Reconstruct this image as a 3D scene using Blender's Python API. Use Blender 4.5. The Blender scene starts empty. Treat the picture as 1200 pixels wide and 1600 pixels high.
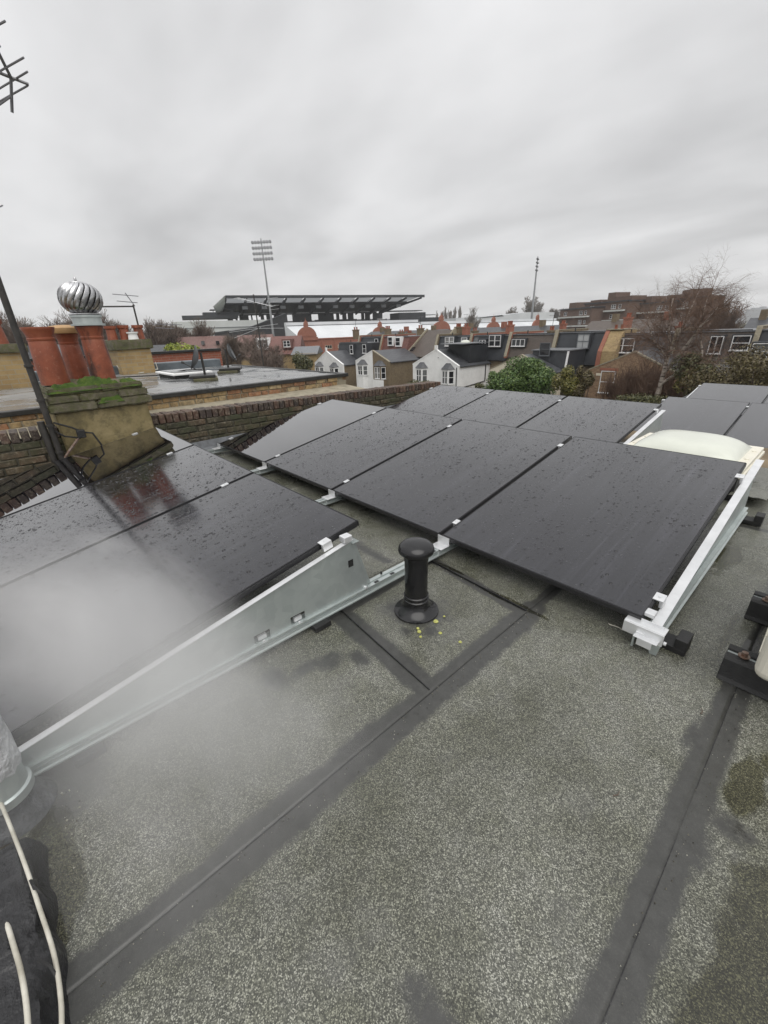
import bpy, bmesh, math, random
from math import sin, cos, pi, radians, sqrt, atan2
from mathutils import Vector, Matrix, noise

random.seed(7)
scene = bpy.context.scene
COL = scene.collection

# ------------------------------------------------------------------ camera
CAM = Vector((0.329, -1.769, 1.301))
FPX, PITCH, ROLL, YAW = 644.5, radians(23.78), radians(-2.11), radians(-48.53)
_f = Vector((sin(YAW)*cos(PITCH), cos(YAW)*cos(PITCH), -sin(PITCH)))
_r = Vector((cos(YAW), -sin(YAW), 0))
_u = _r.cross(_f)
RIGHT = _r*cos(ROLL) + _u*sin(ROLL)
UP = -_r*sin(ROLL) + _u*cos(ROLL)
FWD = _f
HEAD = Vector((sin(YAW), cos(YAW), 0))      # horizontal heading
SIDE = Vector((cos(YAW), -sin(YAW), 0))     # horizontal right-hand side
cd = bpy.data.cameras.new('camera')
cam = bpy.data.objects.new('camera', cd)
COL.objects.link(cam)
m = Matrix((RIGHT, UP, -FWD)).transposed().to_4x4()
m.translation = CAM
cam.matrix_world = m
cd.sensor_fit = 'VERTICAL'
cd.sensor_height = 24.0
cd.lens = 24.0*FPX/1600.0
cd.clip_start = 0.02
cd.clip_end = 6000
scene.camera = cam

# ------------------------------------------------------------------ world (overcast)
SUN_EL, SUN_AZ = radians(60), radians(120)
w = bpy.data.worlds.new('World')
scene.world = w
w.use_nodes = True
nt = w.node_tree
nt.nodes.clear()
N = nt.nodes.new
L = nt.links.new
out = N('ShaderNodeOutputWorld'); bg = N('ShaderNodeBackground')
sky = N('ShaderNodeTexSky'); sky.sky_type = 'NISHITA'; sky.sun_disc = False
sky.sun_elevation = SUN_EL; sky.sun_rotation = SUN_AZ
sky.air_density = 1.0; sky.dust_density = 3.0
tc = N('ShaderNodeTexCoord'); sep = N('ShaderNodeSeparateXYZ')
L(tc.outputs['Generated'], sep.inputs[0])
ab = N('ShaderNodeMath'); ab.operation = 'ABSOLUTE'; L(sep.outputs['Z'], ab.inputs[0])
ad = N('ShaderNodeMath'); ad.operation = 'ADD'; ad.inputs[1].default_value = 0.22; L(ab.outputs[0], ad.inputs[0])
dx = N('ShaderNodeMath'); dx.operation = 'DIVIDE'; L(sep.outputs['X'], dx.inputs[0]); L(ad.outputs[0], dx.inputs[1])
dy = N('ShaderNodeMath'); dy.operation = 'DIVIDE'; L(sep.outputs['Y'], dy.inputs[0]); L(ad.outputs[0], dy.inputs[1])
cmb = N('ShaderNodeCombineXYZ'); L(dx.outputs[0], cmb.inputs[0]); L(dy.outputs[0], cmb.inputs[1])
mp = N('ShaderNodeMapping'); mp.inputs['Rotation'].default_value = (0, 0, radians(-25)); mp.inputs['Scale'].default_value = (0.8, 1.25, 1)
L(cmb.outputs[0], mp.inputs[0])
n1 = N('ShaderNodeTexNoise'); n1.inputs['Scale'].default_value = 0.85; n1.inputs['Detail'].default_value = 3.5; n1.inputs['Roughness'].default_value = 0.5; n1.inputs['Distortion'].default_value = 0.5
n2 = N('ShaderNodeTexNoise'); n2.inputs['Scale'].default_value = 2.6; n2.inputs['Detail'].default_value = 5; n2.inputs['Roughness'].default_value = 0.5
L(mp.outputs[0], n1.inputs['Vector']); L(mp.outputs[0], n2.inputs['Vector'])
mx = N('ShaderNodeMix'); mx.data_type = 'FLOAT'; mx.inputs[0].default_value = 0.22
L(n1.outputs['Fac'], mx.inputs[2]); L(n2.outputs['Fac'], mx.inputs[3])
rp = N('ShaderNodeValToRGB')
rp.color_ramp.elements[0].position = 0.33; rp.color_ramp.elements[0].color = (0.43, 0.43, 0.435, 1)
rp.color_ramp.elements[1].position = 0.66; rp.color_ramp.elements[1].color = (0.71, 0.71, 0.715, 1)
L(mx.outputs[0], rp.inputs[0])
# an overcast sky brightens smoothly from the horizon to the zenith (as in the CIE overcast sky)
zm = N('ShaderNodeMath'); zm.operation = 'MAXIMUM'; zm.inputs[1].default_value = 0.0; L(sep.outputs['Z'], zm.inputs[0])
zq = N('ShaderNodeMath'); zq.operation = 'MULTIPLY'; L(zm.outputs[0], zq.inputs[0]); L(zm.outputs[0], zq.inputs[1])
zf_ = N('ShaderNodeMath'); zf_.operation = 'MULTIPLY_ADD'; zf_.inputs[1].default_value = 7.5; zf_.inputs[2].default_value = 10.0; L(zq.outputs[0], zf_.inputs[0])
sc_ = N('ShaderNodeVectorMath'); sc_.operation = 'SCALE'; L(zf_.outputs[0], sc_.inputs['Scale'])
L(rp.outputs[0], sc_.inputs[0])
mc = N('ShaderNodeMix'); mc.data_type = 'RGBA'; mc.inputs[0].default_value = 0.97
L(sky.outputs[0], mc.inputs[6]); L(sc_.outputs[0], mc.inputs[7])
L(mc.outputs[2], bg.inputs[0]); bg.inputs[1].default_value = 0.1
L(bg.outputs[0], out.inputs[0])

sd = bpy.data.lights.new('sun', 'SUN')
sd.energy = 1.5; sd.angle = radians(60); sd.color = (1, 0.97, 0.93)
sun = bpy.data.objects.new('sun', sd)
COL.objects.link(sun)
sdir = Vector((sin(SUN_AZ)*cos(SUN_EL), cos(SUN_AZ)*cos(SUN_EL), sin(SUN_EL)))
sun.rotation_euler = sdir.to_track_quat('Z', 'Y').to_euler()
sun.location = (0, 0, 60)

vs = scene.view_settings
vs.view_transform = 'Standard'; vs.look = 'None'; vs.exposure = 0.27; vs.gamma = 1.0
vs.use_curve_mapping = False
scene.cycles.use_denoising = True
scene.cycles.max_bounces = 8
scene.cycles.volume_bounces = 4
scene.cycles.volume_step_rate = 1.0

# ------------------------------------------------------------------ survey helpers (photo point + a known plane -> a place)
def ray(px, py):
    return RIGHT*((px-600)/FPX) + UP*(-(py-800)/FPX) + FWD
def at_z(px, py, z):
    d = ray(px, py); return CAM + d*((z-CAM.z)/d.z)
def at_y(px, py, y):
    d = ray(px, py); return CAM + d*((y-CAM.y)/d.y)
def at_x(px, py, x):
    d = ray(px, py); return CAM + d*((x-CAM.x)/d.x)
def at_d(px, py, dist):
    d = ray(px, py); return CAM + d*(dist/d.dot(HEAD))

GROUND = -8.8

# ------------------------------------------------------------------ mesh helpers
class MB:
    def __init__(self): self.v = []; self.f = []
    def box(self, a, b):
        i = len(self.v)
        x0, y0, z0 = a; x1, y1, z1 = b
        self.v += [(x0,y0,z0),(x1,y0,z0),(x1,y1,z0),(x0,y1,z0),(x0,y0,z1),(x1,y0,z1),(x1,y1,z1),(x0,y1,z1)]
        self.f += [tuple(i+k for k in q) for q in ((3,2,1,0),(4,5,6,7),(0,1,5,4),(1,2,6,5),(2,3,7,6),(3,0,4,7))]
        return self
    def prism(self, poly, axis, a, b):
        """poly: 2-D points; extruded along axis ('x','y','z') from a to b"""
        i = len(self.v); n = len(poly)
        def mk(p, t):
            if axis == 'x': return (t, p[0], p[1])
            if axis == 'y': return (p[0], t, p[1])
            return (p[0], p[1], t)
        self.v += [mk(p, a) for p in poly] + [mk(p, b) for p in poly]
        self.f.append(tuple(i+k for k in range(n))[::-1]); self.f.append(tuple(i+n+k for k in range(n)))
        for k in range(n):
            k2 = (k+1) % n
            self.f.append((i+k, i+k2, i+n+k2, i+n+k))
        return self
    def quad(self, *p):
        i = len(self.v); self.v += [tuple(q) for q in p]; self.f.append(tuple(range(i, i+len(p)))); return self
    def tube(self, p0, p1, r0, r1=None, n=8, cap=True):
        r1 = r0 if r1 is None else r1
        p0 = Vector(p0); p1 = Vector(p1); d = (p1-p0)
        if d.length < 1e-9: return self
        d.normalize()
        a = d.orthogonal().normalized(); b = d.cross(a)
        i = len(self.v)
        for p, r in ((p0, r0), (p1, r1)):
            for k in range(n):
                t = 2*pi*k/n; q = p + a*(cos(t)*r) + b*(sin(t)*r); self.v.append(tuple(q))
        for k in range(n):
            k2 = (k+1) % n
            self.f.append((i+k, i+k2, i+n+k2, i+n+k))
        if cap:
            self.f.append(tuple(i+k for k in range(n))[::-1]); self.f.append(tuple(i+n+k for k in range(n)))
        return self
    def path(self, pts, r, n=8):
        pts = [Vector(p) for p in pts]
        i = len(self.v)
        ref = None
        for j, p in enumerate(pts):
            d = (pts[min(j+1, len(pts)-1)] - pts[max(j-1, 0)]).normalized()
            if ref is None: ref = d.orthogonal().normalized()
            a = (ref - d*ref.dot(d)).normalized(); ref = a; b = d.cross(a)
            rr = r[j] if isinstance(r, (list, tuple)) else r
            for k in range(n):
                t = 2*pi*k/n; self.v.append(tuple(p + a*(cos(t)*rr) + b*(sin(t)*rr)))
        for j in range(len(pts)-1):
            for k in range(n):
                k2 = (k+1) % n; o = i+j*n
                self.f.append((o+k, o+k2, o+n+k2, o+n+k))
        self.f.append(tuple(i+k for k in range(n))[::-1]); o = i+(len(pts)-1)*n
        self.f.append(tuple(o+k for k in range(n)))
        return self
    def lathe(self, prof, n=24, c=(0, 0, 0), cap=True):
        i = len(self.v)
        for r, z in prof:
            for k in range(n):
                t = 2*pi*k/n; self.v.append((c[0]+cos(t)*r, c[1]+sin(t)*r, c[2]+z))
        for j in range(len(prof)-1):
            for k in range(n):
                k2 = (k+1) % n; o = i+j*n
                self.f.append((o+k, o+k2, o+n+k2, o+n+k))
        if cap:
            self.f.append(tuple(i+k for k in range(n))[::-1]); o = i+(len(prof)-1)*n
            self.f.append(tuple(o+k for k in range(n)))
        return self
    def mesh(self, name):
        me = bpy.data.meshes.new(name)
        me.from_pydata([tuple(p) for p in self.v], [], self.f); me.validate(); me.update()
        return me
    def build(self, name, mat, parent=None, smooth=False, bevel=0, seg=2):
        me = self.mesh(name)
        me.materials.append(mat)
        if smooth:
            for p in me.polygons: p.use_smooth = True
            try: me.set_sharp_from_angle(angle=radians(40))
            except Exception: pass
        o = bpy.data.objects.new(name, me); COL.objects.link(o)
        if parent: o.parent = parent
        if bevel:
            b = o.modifiers.new('bevel', 'BEVEL'); b.width = bevel; b.segments = seg; b.limit_method = 'ANGLE'
        return o

def tag(o, label=None, cat=None, group=None, kind=None):
    if label: o['label'] = label
    if cat: o['category'] = cat
    if group: o['group'] = group
    if kind: o['kind'] = kind
    return o
def thing(name, label, cat, loc=(0, 0, 0), group=None):
    o = bpy.data.objects.new(name, None); COL.objects.link(o); o.location = loc; o.empty_display_size = 0.1
    return tag(o, label, cat, group)
def link_copy(src, parent=None):
    c = src.copy(); COL.objects.link(c); c.parent = parent; return c

# ------------------------------------------------------------------ materials
MATS = {}
class NT:
    """tiny node helper"""
    def __init__(self, name):
        self.m = bpy.data.materials.new(name); self.m.use_nodes = True
        self.t = self.m.node_tree; self.b = self.t.nodes['Principled BSDF']
    def n(self, kind, **kw):
        x = self.t.nodes.new(kind)
        for k, v in kw.items():
            if hasattr(x, k) and k not in x.inputs: setattr(x, k, v)
            else: x.inputs[k].default_value = v
        return x
    def l(self, a, b): self.t.links.new(a, b)
    def set(self, **kw):
        for k, v in kw.items(): self.b.inputs[k.replace('_', ' ')].default_value = v
    def obj(self): return self.n('ShaderNodeTexCoord').outputs['Object']
    def geo(self):
        return self.n('ShaderNodeNewGeometry').outputs['Position']
    def noise(self, vec, scale, detail=4, rough=0.55, dist=0.0):
        x = self.n('ShaderNodeTexNoise'); x.inputs['Scale'].default_value = scale; x.inputs['Detail'].default_value = detail
        x.inputs['Roughness'].default_value = rough; x.inputs['Distortion'].default_value = dist
        self.l(vec, x.inputs['Vector']); return x.outputs['Fac']
    def vor(self, vec, scale, feature='F1', out='Distance', rand=1.0):
        x = self.n('ShaderNodeTexVoronoi'); x.feature = feature; x.inputs['Scale'].default_value = scale; x.inputs['Randomness'].default_value = rand
        self.l(vec, x.inputs['Vector']); return x.outputs[out]
    def ramp(self, fac, *stops, interp='LINEAR'):
        x = self.n('ShaderNodeValToRGB'); cr = x.color_ramp; cr.interpolation = interp
        while len(cr.elements) < len(stops): cr.elements.new(0.5)
        for e, (p, c) in zip(cr.elements, stops):
            e.position = p; e.color = (c, c, c, 1) if isinstance(c, (int, float)) else (*c, 1)
        self.l(fac, x.inputs[0]); return x.outputs[0]
    def mix(self, fac, a, b, blend='MIX'):
        x = self.n('ShaderNodeMix'); x.data_type = 'RGBA'; x.blend_type = blend
        for s, v in ((0, fac), (6, a), (7, b)):
            if hasattr(v, 'links') or hasattr(v, 'is_linked'): self.l(v, x.inputs[s])
            elif s == 0: x.inputs[0].default_value = v
            else: x.inputs[s].default_value = (*v, 1)
        return x.outputs[2]
    def math(self, op, a, b=None, clamp=False):
        x = self.n('ShaderNodeMath'); x.operation = op; x.use_clamp = clamp
        for s, v in ((0, a), (1, b)):
            if v is None: continue
            if isinstance(v, (int, float)): x.inputs[s].default_value = v
            else: self.l(v, x.inputs[s])
        return x.outputs[0]
    def mapping(self, vec, scale=(1, 1, 1), rot=(0, 0, 0), loc=(0, 0, 0)):
        x = self.n('ShaderNodeMapping'); x.inputs['Scale'].default_value = scale; x.inputs['Rotation'].default_value = rot; x.inputs['Location'].default_value = loc
        self.l(vec, x.inputs[0]); return x.outputs[0]
    def bump(self, h, strength=0.3, dist=0.01, prev=None):
        x = self.n('ShaderNodeBump'); x.inputs['Strength'].default_value = strength; x.inputs['Distance'].default_value = dist
        self.l(h, x.inputs['Height'])
        if prev is not None: self.l(prev, x.inputs['Normal'])
        return x.outputs[0]
    def col(self, s): self.l(s, self.b.inputs['Base Color'])
    def rough(self, s): self.l(s, self.b.inputs['Roughness'])
    def nrm(self, s): self.l(s, self.b.inputs['Normal'])

def mat_var(name, c1, c2, scale=6, rough=0.6, bump=0.15, bscale=None, metal=0.0, r2=None, spec=0.5, bd=0.01):
    """two-tone weathered surface"""
    t = NT(name); v = t.obj()
    n = t.noise(v, scale, 6, 0.6)
    t.col(t.ramp(n, (0.3, c1), (0.7, c2)))
    n2 = t.noise(v, (bscale or scale*6), 4, 0.6)
    t.rough(t.ramp(n, (0.3, rough), (0.7, r2 if r2 is not None else rough)))
    t.nrm(t.bump(n2, bump, bd)); t.set(Metallic=metal); t.b.inputs['Specular IOR Level'].default_value = spec
    return t.m

def mat_brickwall(name, cols, mortar, bw=0.225, bh=0.075, grime=0.35):
    t = NT(name); p = t.geo()
    s = t.n('ShaderNodeSeparateXYZ'); t.l(p, s.inputs[0])
    u = t.math('ADD', s.outputs[0], s.outputs[1])
    c = t.n('ShaderNodeCombineXYZ'); t.l(u, c.inputs[0]); t.l(s.outputs[2], c.inputs[1])
    b = t.n('ShaderNodeTexBrick'); b.inputs['Scale'].default_value = 1.0
    b.inputs['Brick Width'].default_value = bw; b.inputs['Row Height'].default_value = bh; b.inputs['Mortar Size'].default_value = 0.006
    b.inputs['Color1'].default_value = (*cols[0], 1); b.inputs['Color2'].default_value = (*cols[1], 1); b.inputs['Mortar'].default_value = (*mortar, 1)
    t.l(c.outputs[0], b.inputs['Vector'])
    n = t.noise(p, 1.1, 6, 0.65); n2 = t.noise(p, 5.5, 4, 0.7)
    k = t.mix(t.ramp(n, (0.35, 0.0), (0.75, grime)), b.outputs['Color'], tuple(x*0.25 for x in cols[1]))
    k = t.mix(t.ramp(n2, (0.45, 0.0), (0.7, 0.45)), k, cols[2])
    t.col(k); t.set(Roughness=0.8); t.nrm(t.bump(b.outputs['Fac'], -0.3, 0.01))
    return t.m

def mat_tiles(name, c1, c2, row=0.1, width=0.16, rough=0.45):
    t = NT(name); p = t.geo()
    s = t.n('ShaderNodeSeparateXYZ'); t.l(p, s.inputs[0])
    u = t.math('ADD', s.outputs[0], t.math('MULTIPLY', s.outputs[1], 0.37))
    c = t.n('ShaderNodeCombineXYZ'); t.l(u, c.inputs[0]); t.l(s.outputs[2], c.inputs[1])
    b = t.n('ShaderNodeTexBrick'); b.inputs['Scale'].default_value = 1.0
    b.inputs['Brick Width'].default_value = width; b.inputs['Row Height'].default_value = row; b.inputs['Mortar Size'].default_value = 0.008
    b.inputs['Color1'].default_value = (*c1, 1); b.inputs['Color2'].default_value = (*c2, 1); b.inputs['Mortar'].default_value = (*[x*0.35 for x in c1], 1)
    t.l(c.outputs[0], b.inputs['Vector'])
    n = t.noise(p, 0.8, 5, 0.65)
    t.col(t.mix(t.ramp(n, (0.35, 0.0), (0.7, 0.5)), b.outputs['Color'], tuple(x*0.55 for x in c2)))
    t.set(Roughness=rough); t.nrm(t.bump(b.outputs['Fac'], -0.4, 0.02))
    return t.m

def mat_flat(name, c, rough=0.5, metal=0.0, spec=0.5):
    t = NT(name); n = t.noise(t.obj(), 9, 4, 0.6)
    t.col(t.ramp(n, (0.3, tuple(x*0.86 for x in c)), (0.7, tuple(min(1, x*1.06) for x in c))))
    t.set(Roughness=rough, Metallic=metal); t.b.inputs['Specular IOR Level'].default_value = spec
    return t.m

M = MATS
# --- wet mineral felt: the attribute 'bitumen' marks bleed-out bands and smears, 'wet' marks standing water and the shade painted by the air unit
t = NT('mineral_felt'); v = t.geo()
cell = t.vor(v, 460, 'F1', 'Color'); sp = t.n('ShaderNodeSeparateColor'); t.l(cell, sp.inputs[0])
fine = t.ramp(sp.outputs[0], (0.0, (0.022, 0.023, 0.019)), (0.42, (0.064, 0.065, 0.055)), (0.74, (0.175, 0.175, 0.15)), (0.95, (0.64, 0.64, 0.58)))
cell2 = t.vor(v, 270, 'F1', 'Color'); sp2 = t.n('ShaderNodeSeparateColor'); t.l(cell2, sp2.inputs[0])
coarse = t.ramp(sp2.outputs[1], (0.0, (0.048, 0.050, 0.040)), (0.6, (0.108, 0.111, 0.091)), (0.95, (0.31, 0.315, 0.265)))
g = t.mix(0.4, fine, coarse)
big = t.noise(v, 1.7, 5, 0.6); mid = t.noise(v, 9, 5, 0.65)
g = t.mix(t.ramp(big, (0.36, 0.9), (0.60, 0.0)), g, (0.52, 0.52, 0.45), 'MULTIPLY')
g = t.mix(t.ramp(mid, (0.35, 0.6), (0.65, 0.0)), g, (0.62, 0.63, 0.5), 'MULTIPLY')
worn = t.noise(v, 3.7, 6, 0.75, 1.2); g = t.mix(t.ramp(worn, (0.56, 0.0), (0.72, 0.55)), g, (0.085, 0.085, 0.078))
at = t.n('ShaderNodeAttribute'); at.attribute_name = 'bitumen'
aw = t.n('ShaderNodeAttribute'); aw.attribute_name = 'wet'
wob = t.noise(v, 45, 5, 0.7)
bm_ = t.math('ADD', at.outputs['Fac'], t.math('MULTIPLY', t.math('SUBTRACT', wob, 0.5), 1.0))
bmask = t.ramp(bm_, (0.30, 0.0), (0.78, 1.0))
bit = t.ramp(t.noise(v, 26, 5, 0.7), (0.3, (0.027, 0.027, 0.025)), (0.7, (0.050, 0.050, 0.047)))
c = t.mix(t.math('MULTIPLY', bmask, 0.95), g, bit)
wet_shade_mask = t.ramp(t.math('ADD', aw.outputs['Fac'], t.math('MULTIPLY', t.math('SUBTRACT', wob, 0.5), 0.5)), (0.40, 0.0), (0.60, 1.0))
c = t.mix(wet_shade_mask, c, (0.40, 0.39, 0.28), 'MULTIPLY')
t.col(c)
r0 = t.ramp(big, (0.35, 0.20), (0.65, 0.38))
r1 = t.mix(bmask, r0, (0.36, 0.36, 0.36)); t.rough(t.mix(wet_shade_mask, r1, (0.12, 0.12, 0.12)))
h = t.math('MULTIPLY', sp.outputs[2], t.math('SUBTRACT', 1.0, t.math('MULTIPLY', t.math('MAXIMUM', bmask, wet_shade_mask), 0.88)))
t.b.inputs['Specular IOR Level'].default_value = 0.65
t.nrm(t.bump(t.noise(v, 14, 3), 0.12, 0.01, t.bump(h, 0.42, 0.0025)))
M['felt'] = t.m

# --- solar glass under drizzle
def solar_glass(name, wetfilm):
    t = NT(name); v = t.obj()
    oi = t.n('ShaderNodeObjectInfo')
    off = t.n('ShaderNodeVectorMath'); off.operation = 'ADD'; t.l(v, off.inputs[0])
    sh = t.n('ShaderNodeVectorMath'); sh.operation = 'SCALE'; sh.inputs[0].default_value = (37, 21, 0); t.l(oi.outputs['Random'], sh.inputs['Scale']); t.l(sh.outputs[0], off.inputs[1])
    v = off.outputs[0]
    t.set(Base_Color=(0.004, 0.004, 0.006, 1), IOR=1.45 if not wetfilm else 1.5)
    if wetfilm:
        t.set(Roughness=0.02); t.b.inputs['Coat Weight'].default_value = 1.0; t.b.inputs['Coat IOR'].default_value = 1.9; t.b.inputs['Coat Roughness'].default_value = 0.01
        t.nrm(t.bump(t.noise(v, 3, 2), 0.015, 0.01))
    else:
        streak = t.noise(t.mapping(v, (24, 0.7, 1)), 1.0, 6, 0.62, 0.6)
        patch = t.noise(v, 2.2, 4, 0.6)
        st = t.math('MULTIPLY', t.ramp(streak, (0.50, 0.0), (0.74, 1.0)), t.ramp(patch, (0.3, 0.25), (0.65, 1.0)))
        d1 = t.vor(v, 120, 'F1', 'Distance'); ccol = t.vor(v, 120, 'F1', 'Color')
        s_ = t.n('ShaderNodeSeparateColor'); t.l(ccol, s_.inputs[0])
        drop = t.math('MULTIPLY', t.ramp(d1, (0.10, 1.0), (0.42, 0.0), interp='EASE'), t.math('MULTIPLY', t.ramp(s_.outputs[0], (0.60, 0.0), (0.70, 1.0)), t.ramp(t.noise(v, 7, 4, 0.7), (0.42, 0.0), (0.56, 1.0))))
        d2 = t.vor(v, 42, 'F1', 'Distance'); cc2 = t.vor(v, 42, 'F1', 'Color'); s2 = t.n('ShaderNodeSeparateColor'); t.l(cc2, s2.inputs[0])
        drop2 = t.math('MULTIPLY', t.ramp(d2, (0.10, 1.0), (0.30, 0.0), interp='EASE'), t.math('MULTIPLY', t.ramp(s2.outputs[0], (0.74, 0.0), (0.80, 1.0)), t.ramp(t.noise(v, 5, 4, 0.7), (0.45, 0.0), (0.58, 1.0))))
        hh = t.math('ADD', drop, t.math('MULTIPLY', drop2, 2.2))
        nb_ = t.bump(hh, 0.35, 0.003, t.bump(t.noise(v, 40, 3), 0.05, 0.004)); t.nrm(nb_); t.l(nb_, t.b.inputs['Coat Normal'])
        t.col(t.mix(st, (0.004, 0.004, 0.008), (0.040, 0.040, 0.052)))
        t.rough(t.ramp(st, (0.0, 0.10), (1.0, 0.34)))
        t.b.inputs['Coat Weight'].default_value = 1.0; t.b.inputs['Coat IOR'].default_value = 1.42
        t.b.inputs['Coat Roughness'].default_value = 0.12
    return t.m
M['solar'] = solar_glass('solar_glass_rain', False)
M['solar_film'] = solar_glass('solar_glass_film', True)
M['frame'] = mat_flat('black_anodised', (0.026, 0.026, 0.028), 0.38)

t = NT('galvanised'); v = t.obj()
sp_ = t.vor(v, 26, 'F1', 'Color'); s_ = t.n('ShaderNodeSeparateColor'); t.l(sp_, s_.inputs[0])
t.col(t.mix(t.ramp(t.noise(v, 3, 5), (0.3, 0.0), (0.7, 0.6)), t.ramp(s_.outputs[0], (0, (0.48, 0.53, 0.52)), (1, (0.56, 0.61, 0.595))), (0.36, 0.39, 0.39)))
t.set(Metallic=0.6); t.rough(t.ramp(t.noise(v, 12, 4), (0.3, 0.32), (0.7, 0.5)))
M['galv'] = t.m
M['alu'] = mat_flat('bright_aluminium', (0.78, 0.79, 0.80), 0.36, 0.55)
M['rubber'] = mat_var('rubber', (0.010, 0.010, 0.010), (0.022, 0.022, 0.022), 30, 0.55, 0.3)
M['soil_pipe'] = mat_flat('black_pvc', (0.012, 0.012, 0.013), 0.2)
M['lead'] = mat_var('lead', (0.09, 0.095, 0.10), (0.22, 0.23, 0.245), 9, 0.45, 0.3, 14)
M['old_lead'] = mat_var('old_lead', (0.035, 0.036, 0.038), (0.11, 0.115, 0.12), 22, 0.5, 0.6, 30, bd=0.015)
M['black_felt'] = mat_var('black_felt', (0.008, 0.008, 0.009), (0.028, 0.028, 0.030), 11, 0.38, 0.6, 20, bd=0.02)
M['cable_white'] = mat_var('white_cable', (0.30, 0.28, 0.22), (0.72, 0.70, 0.62), 9, 0.45, 0.1)
M['foil'] = mat_var('foil_wrap', (0.45, 0.46, 0.47), (0.75, 0.76, 0.78), 14, 0.35, 0.9, 22, 0.4, bd=0.02)
M['cream'] = mat_var('cream_plastic', (0.66, 0.63, 0.53), (0.78, 0.75, 0.65), 5, 0.4, 0.05)
M['opal'] = mat_var('opal_dome', (0.58, 0.60, 0.53), (0.68, 0.70, 0.62), 2.5, 0.22, 0.02)
M['rust'] = mat_var('rusty_bolt', (0.12, 0.05, 0.025), (0.24, 0.20, 0.17), 40, 0.6, 0.3)
M['mortar'] = mat_var('mortar', (0.20, 0.18, 0.13), (0.36, 0.32, 0.24), 8, 0.85, 0.6, 60)
M['mortar_dark'] = mat_var('damp_mortar', (0.05, 0.047, 0.034), (0.12, 0.11, 0.08), 8, 0.8, 0.6, 60)
M['lichen'] = mat_var('yellow_lichen', (0.35, 0.36, 0.08), (0.55, 0.55, 0.2), 60, 0.8, 0.5)

def brick_mat(name, stops, moss=0.0):
    t = NT(name); v = t.obj(); oi = t.n('ShaderNodeObjectInfo')
    c = t.ramp(oi.outputs['Random'], *stops, interp='CONSTANT')
    p = t.geo()
    n = t.noise(p, 13, 6, 0.7)
    c = t.mix(t.ramp(n, (0.42, 0.0), (0.70, 0.8)), c, (0.035, 0.03, 0.025))
    c = t.mix(t.ramp(t.noise(p, 34, 4, 0.7), (0.5, 0.0), (0.72, 0.45)), c, (0.42, 0.36, 0.26))
    if moss:
        c = t.mix(t.ramp(t.noise(p, 3.1, 5, 0.7), (0.42, 0.0), (0.62, moss)), c, (0.045, 0.05, 0.022))
    t.col(c); t.set(Roughness=0.62); t.nrm(t.bump(t.noise(p, 70, 5, 0.7), 0.6, 0.008))
    return t.m
M['brick_stock'] = brick_mat('stock_brick', ((0.0, (0.30, 0.19, 0.08)), (0.22, (0.36, 0.25, 0.115)), (0.42, (0.24, 0.135, 0.06)), (0.6, (0.32, 0.15, 0.07)), (0.76, (0.17, 0.095, 0.055)), (0.88, (0.40, 0.30, 0.16))))
M['brick_dark'] = brick_mat('wet_coping_brick', ((0.0, (0.060, 0.034, 0.025)), (0.3, (0.085, 0.045, 0.03)), (0.6, (0.045, 0.030, 0.025)), (0.85, (0.11, 0.06, 0.04))))
M['brick_moss'] = brick_mat('mossy_party_brick', ((0.0, (0.060, 0.047, 0.027)), (0.3, (0.090, 0.066, 0.036)), (0.55, (0.040, 0.033, 0.021)), (0.8, (0.11, 0.072, 0.042))), 0.85)

t = NT('weathered_render'); v = t.geo()
n = t.noise(v, 3.5, 6, 0.65); n2 = t.noise(v, 10, 5, 0.7)
c = t.ramp(n, (0.28, (0.085, 0.070, 0.033)), (0.5, (0.215, 0.172, 0.078)), (0.72, (0.31, 0.25, 0.13)))
c = t.mix(t.ramp(n2, (0.48, 0.0), (0.66, 0.7)), c, (0.075, 0.062, 0.03))
t.col(c); t.set(Roughness=0.7); t.nrm(t.bump(t.noise(v, 30, 6, 0.7), 0.5, 0.015))
M['render'] = t.m
t = NT('mossy_stone'); v = t.geo()
n = t.noise(v, 5, 6, 0.7); n2 = t.noise(v, 17, 5, 0.7)
c = t.ramp(n, (0.3, (0.05, 0.045, 0.028)), (0.52, (0.12, 0.105, 0.07)), (0.72, (0.20, 0.175, 0.125)))
c = t.mix(t.ramp(n2, (0.42, 0.0), (0.62, 0.75)), c, (0.075, 0.085, 0.02))
t.col(c); t.set(Roughness=0.75); t.nrm(t.bump(t.noise(v, 26, 6, 0.7), 0.7, 0.02))
M['stone'] = t.m
t = NT('moss'); v = t.geo()
t.col(t.ramp(t.noise(v, 16, 5, 0.7), (0.3, (0.03, 0.065, 0.008)), (0.55, (0.075, 0.13, 0.015)), (0.8, (0.16, 0.17, 0.03))))
t.set(Roughness=0.9); t.nrm(t.bump(t.noise(v, 90, 4, 0.8), 1.0, 0.02))
M['moss'] = t.m
def terracotta(name, soot):
    t = NT(name); v = t.obj()
    n = t.noise(v, 6, 6, 0.65)
    c = t.ramp(n, (0.3, (0.16, 0.042, 0.020)), (0.55, (0.265, 0.072, 0.034)), (0.75, (0.33, 0.115, 0.060)))
    n2 = t.noise(t.mapping(v, (5.5, 5.5, 1.4)), 1.0, 5, 0.7, 0.4)
    c = t.mix(t.ramp(n2, (0.46 if soot > 0.8 else 0.52, 0.0), (0.60 if soot > 0.8 else 0.72, soot)), c, (0.030, 0.022, 0.020))
    c = t.mix(t.ramp(t.noise(v, 28, 5, 0.75), (0.58, 0.0), (0.74, 0.5)), c, (0.45, 0.27, 0.19))
    t.col(c); t.set(Roughness=0.5); t.nrm(t.bump(t.noise(v, 40, 5), 0.25, 0.006))
    return t.m
M['terra'] = terracotta('terracotta', 0.75)
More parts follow.
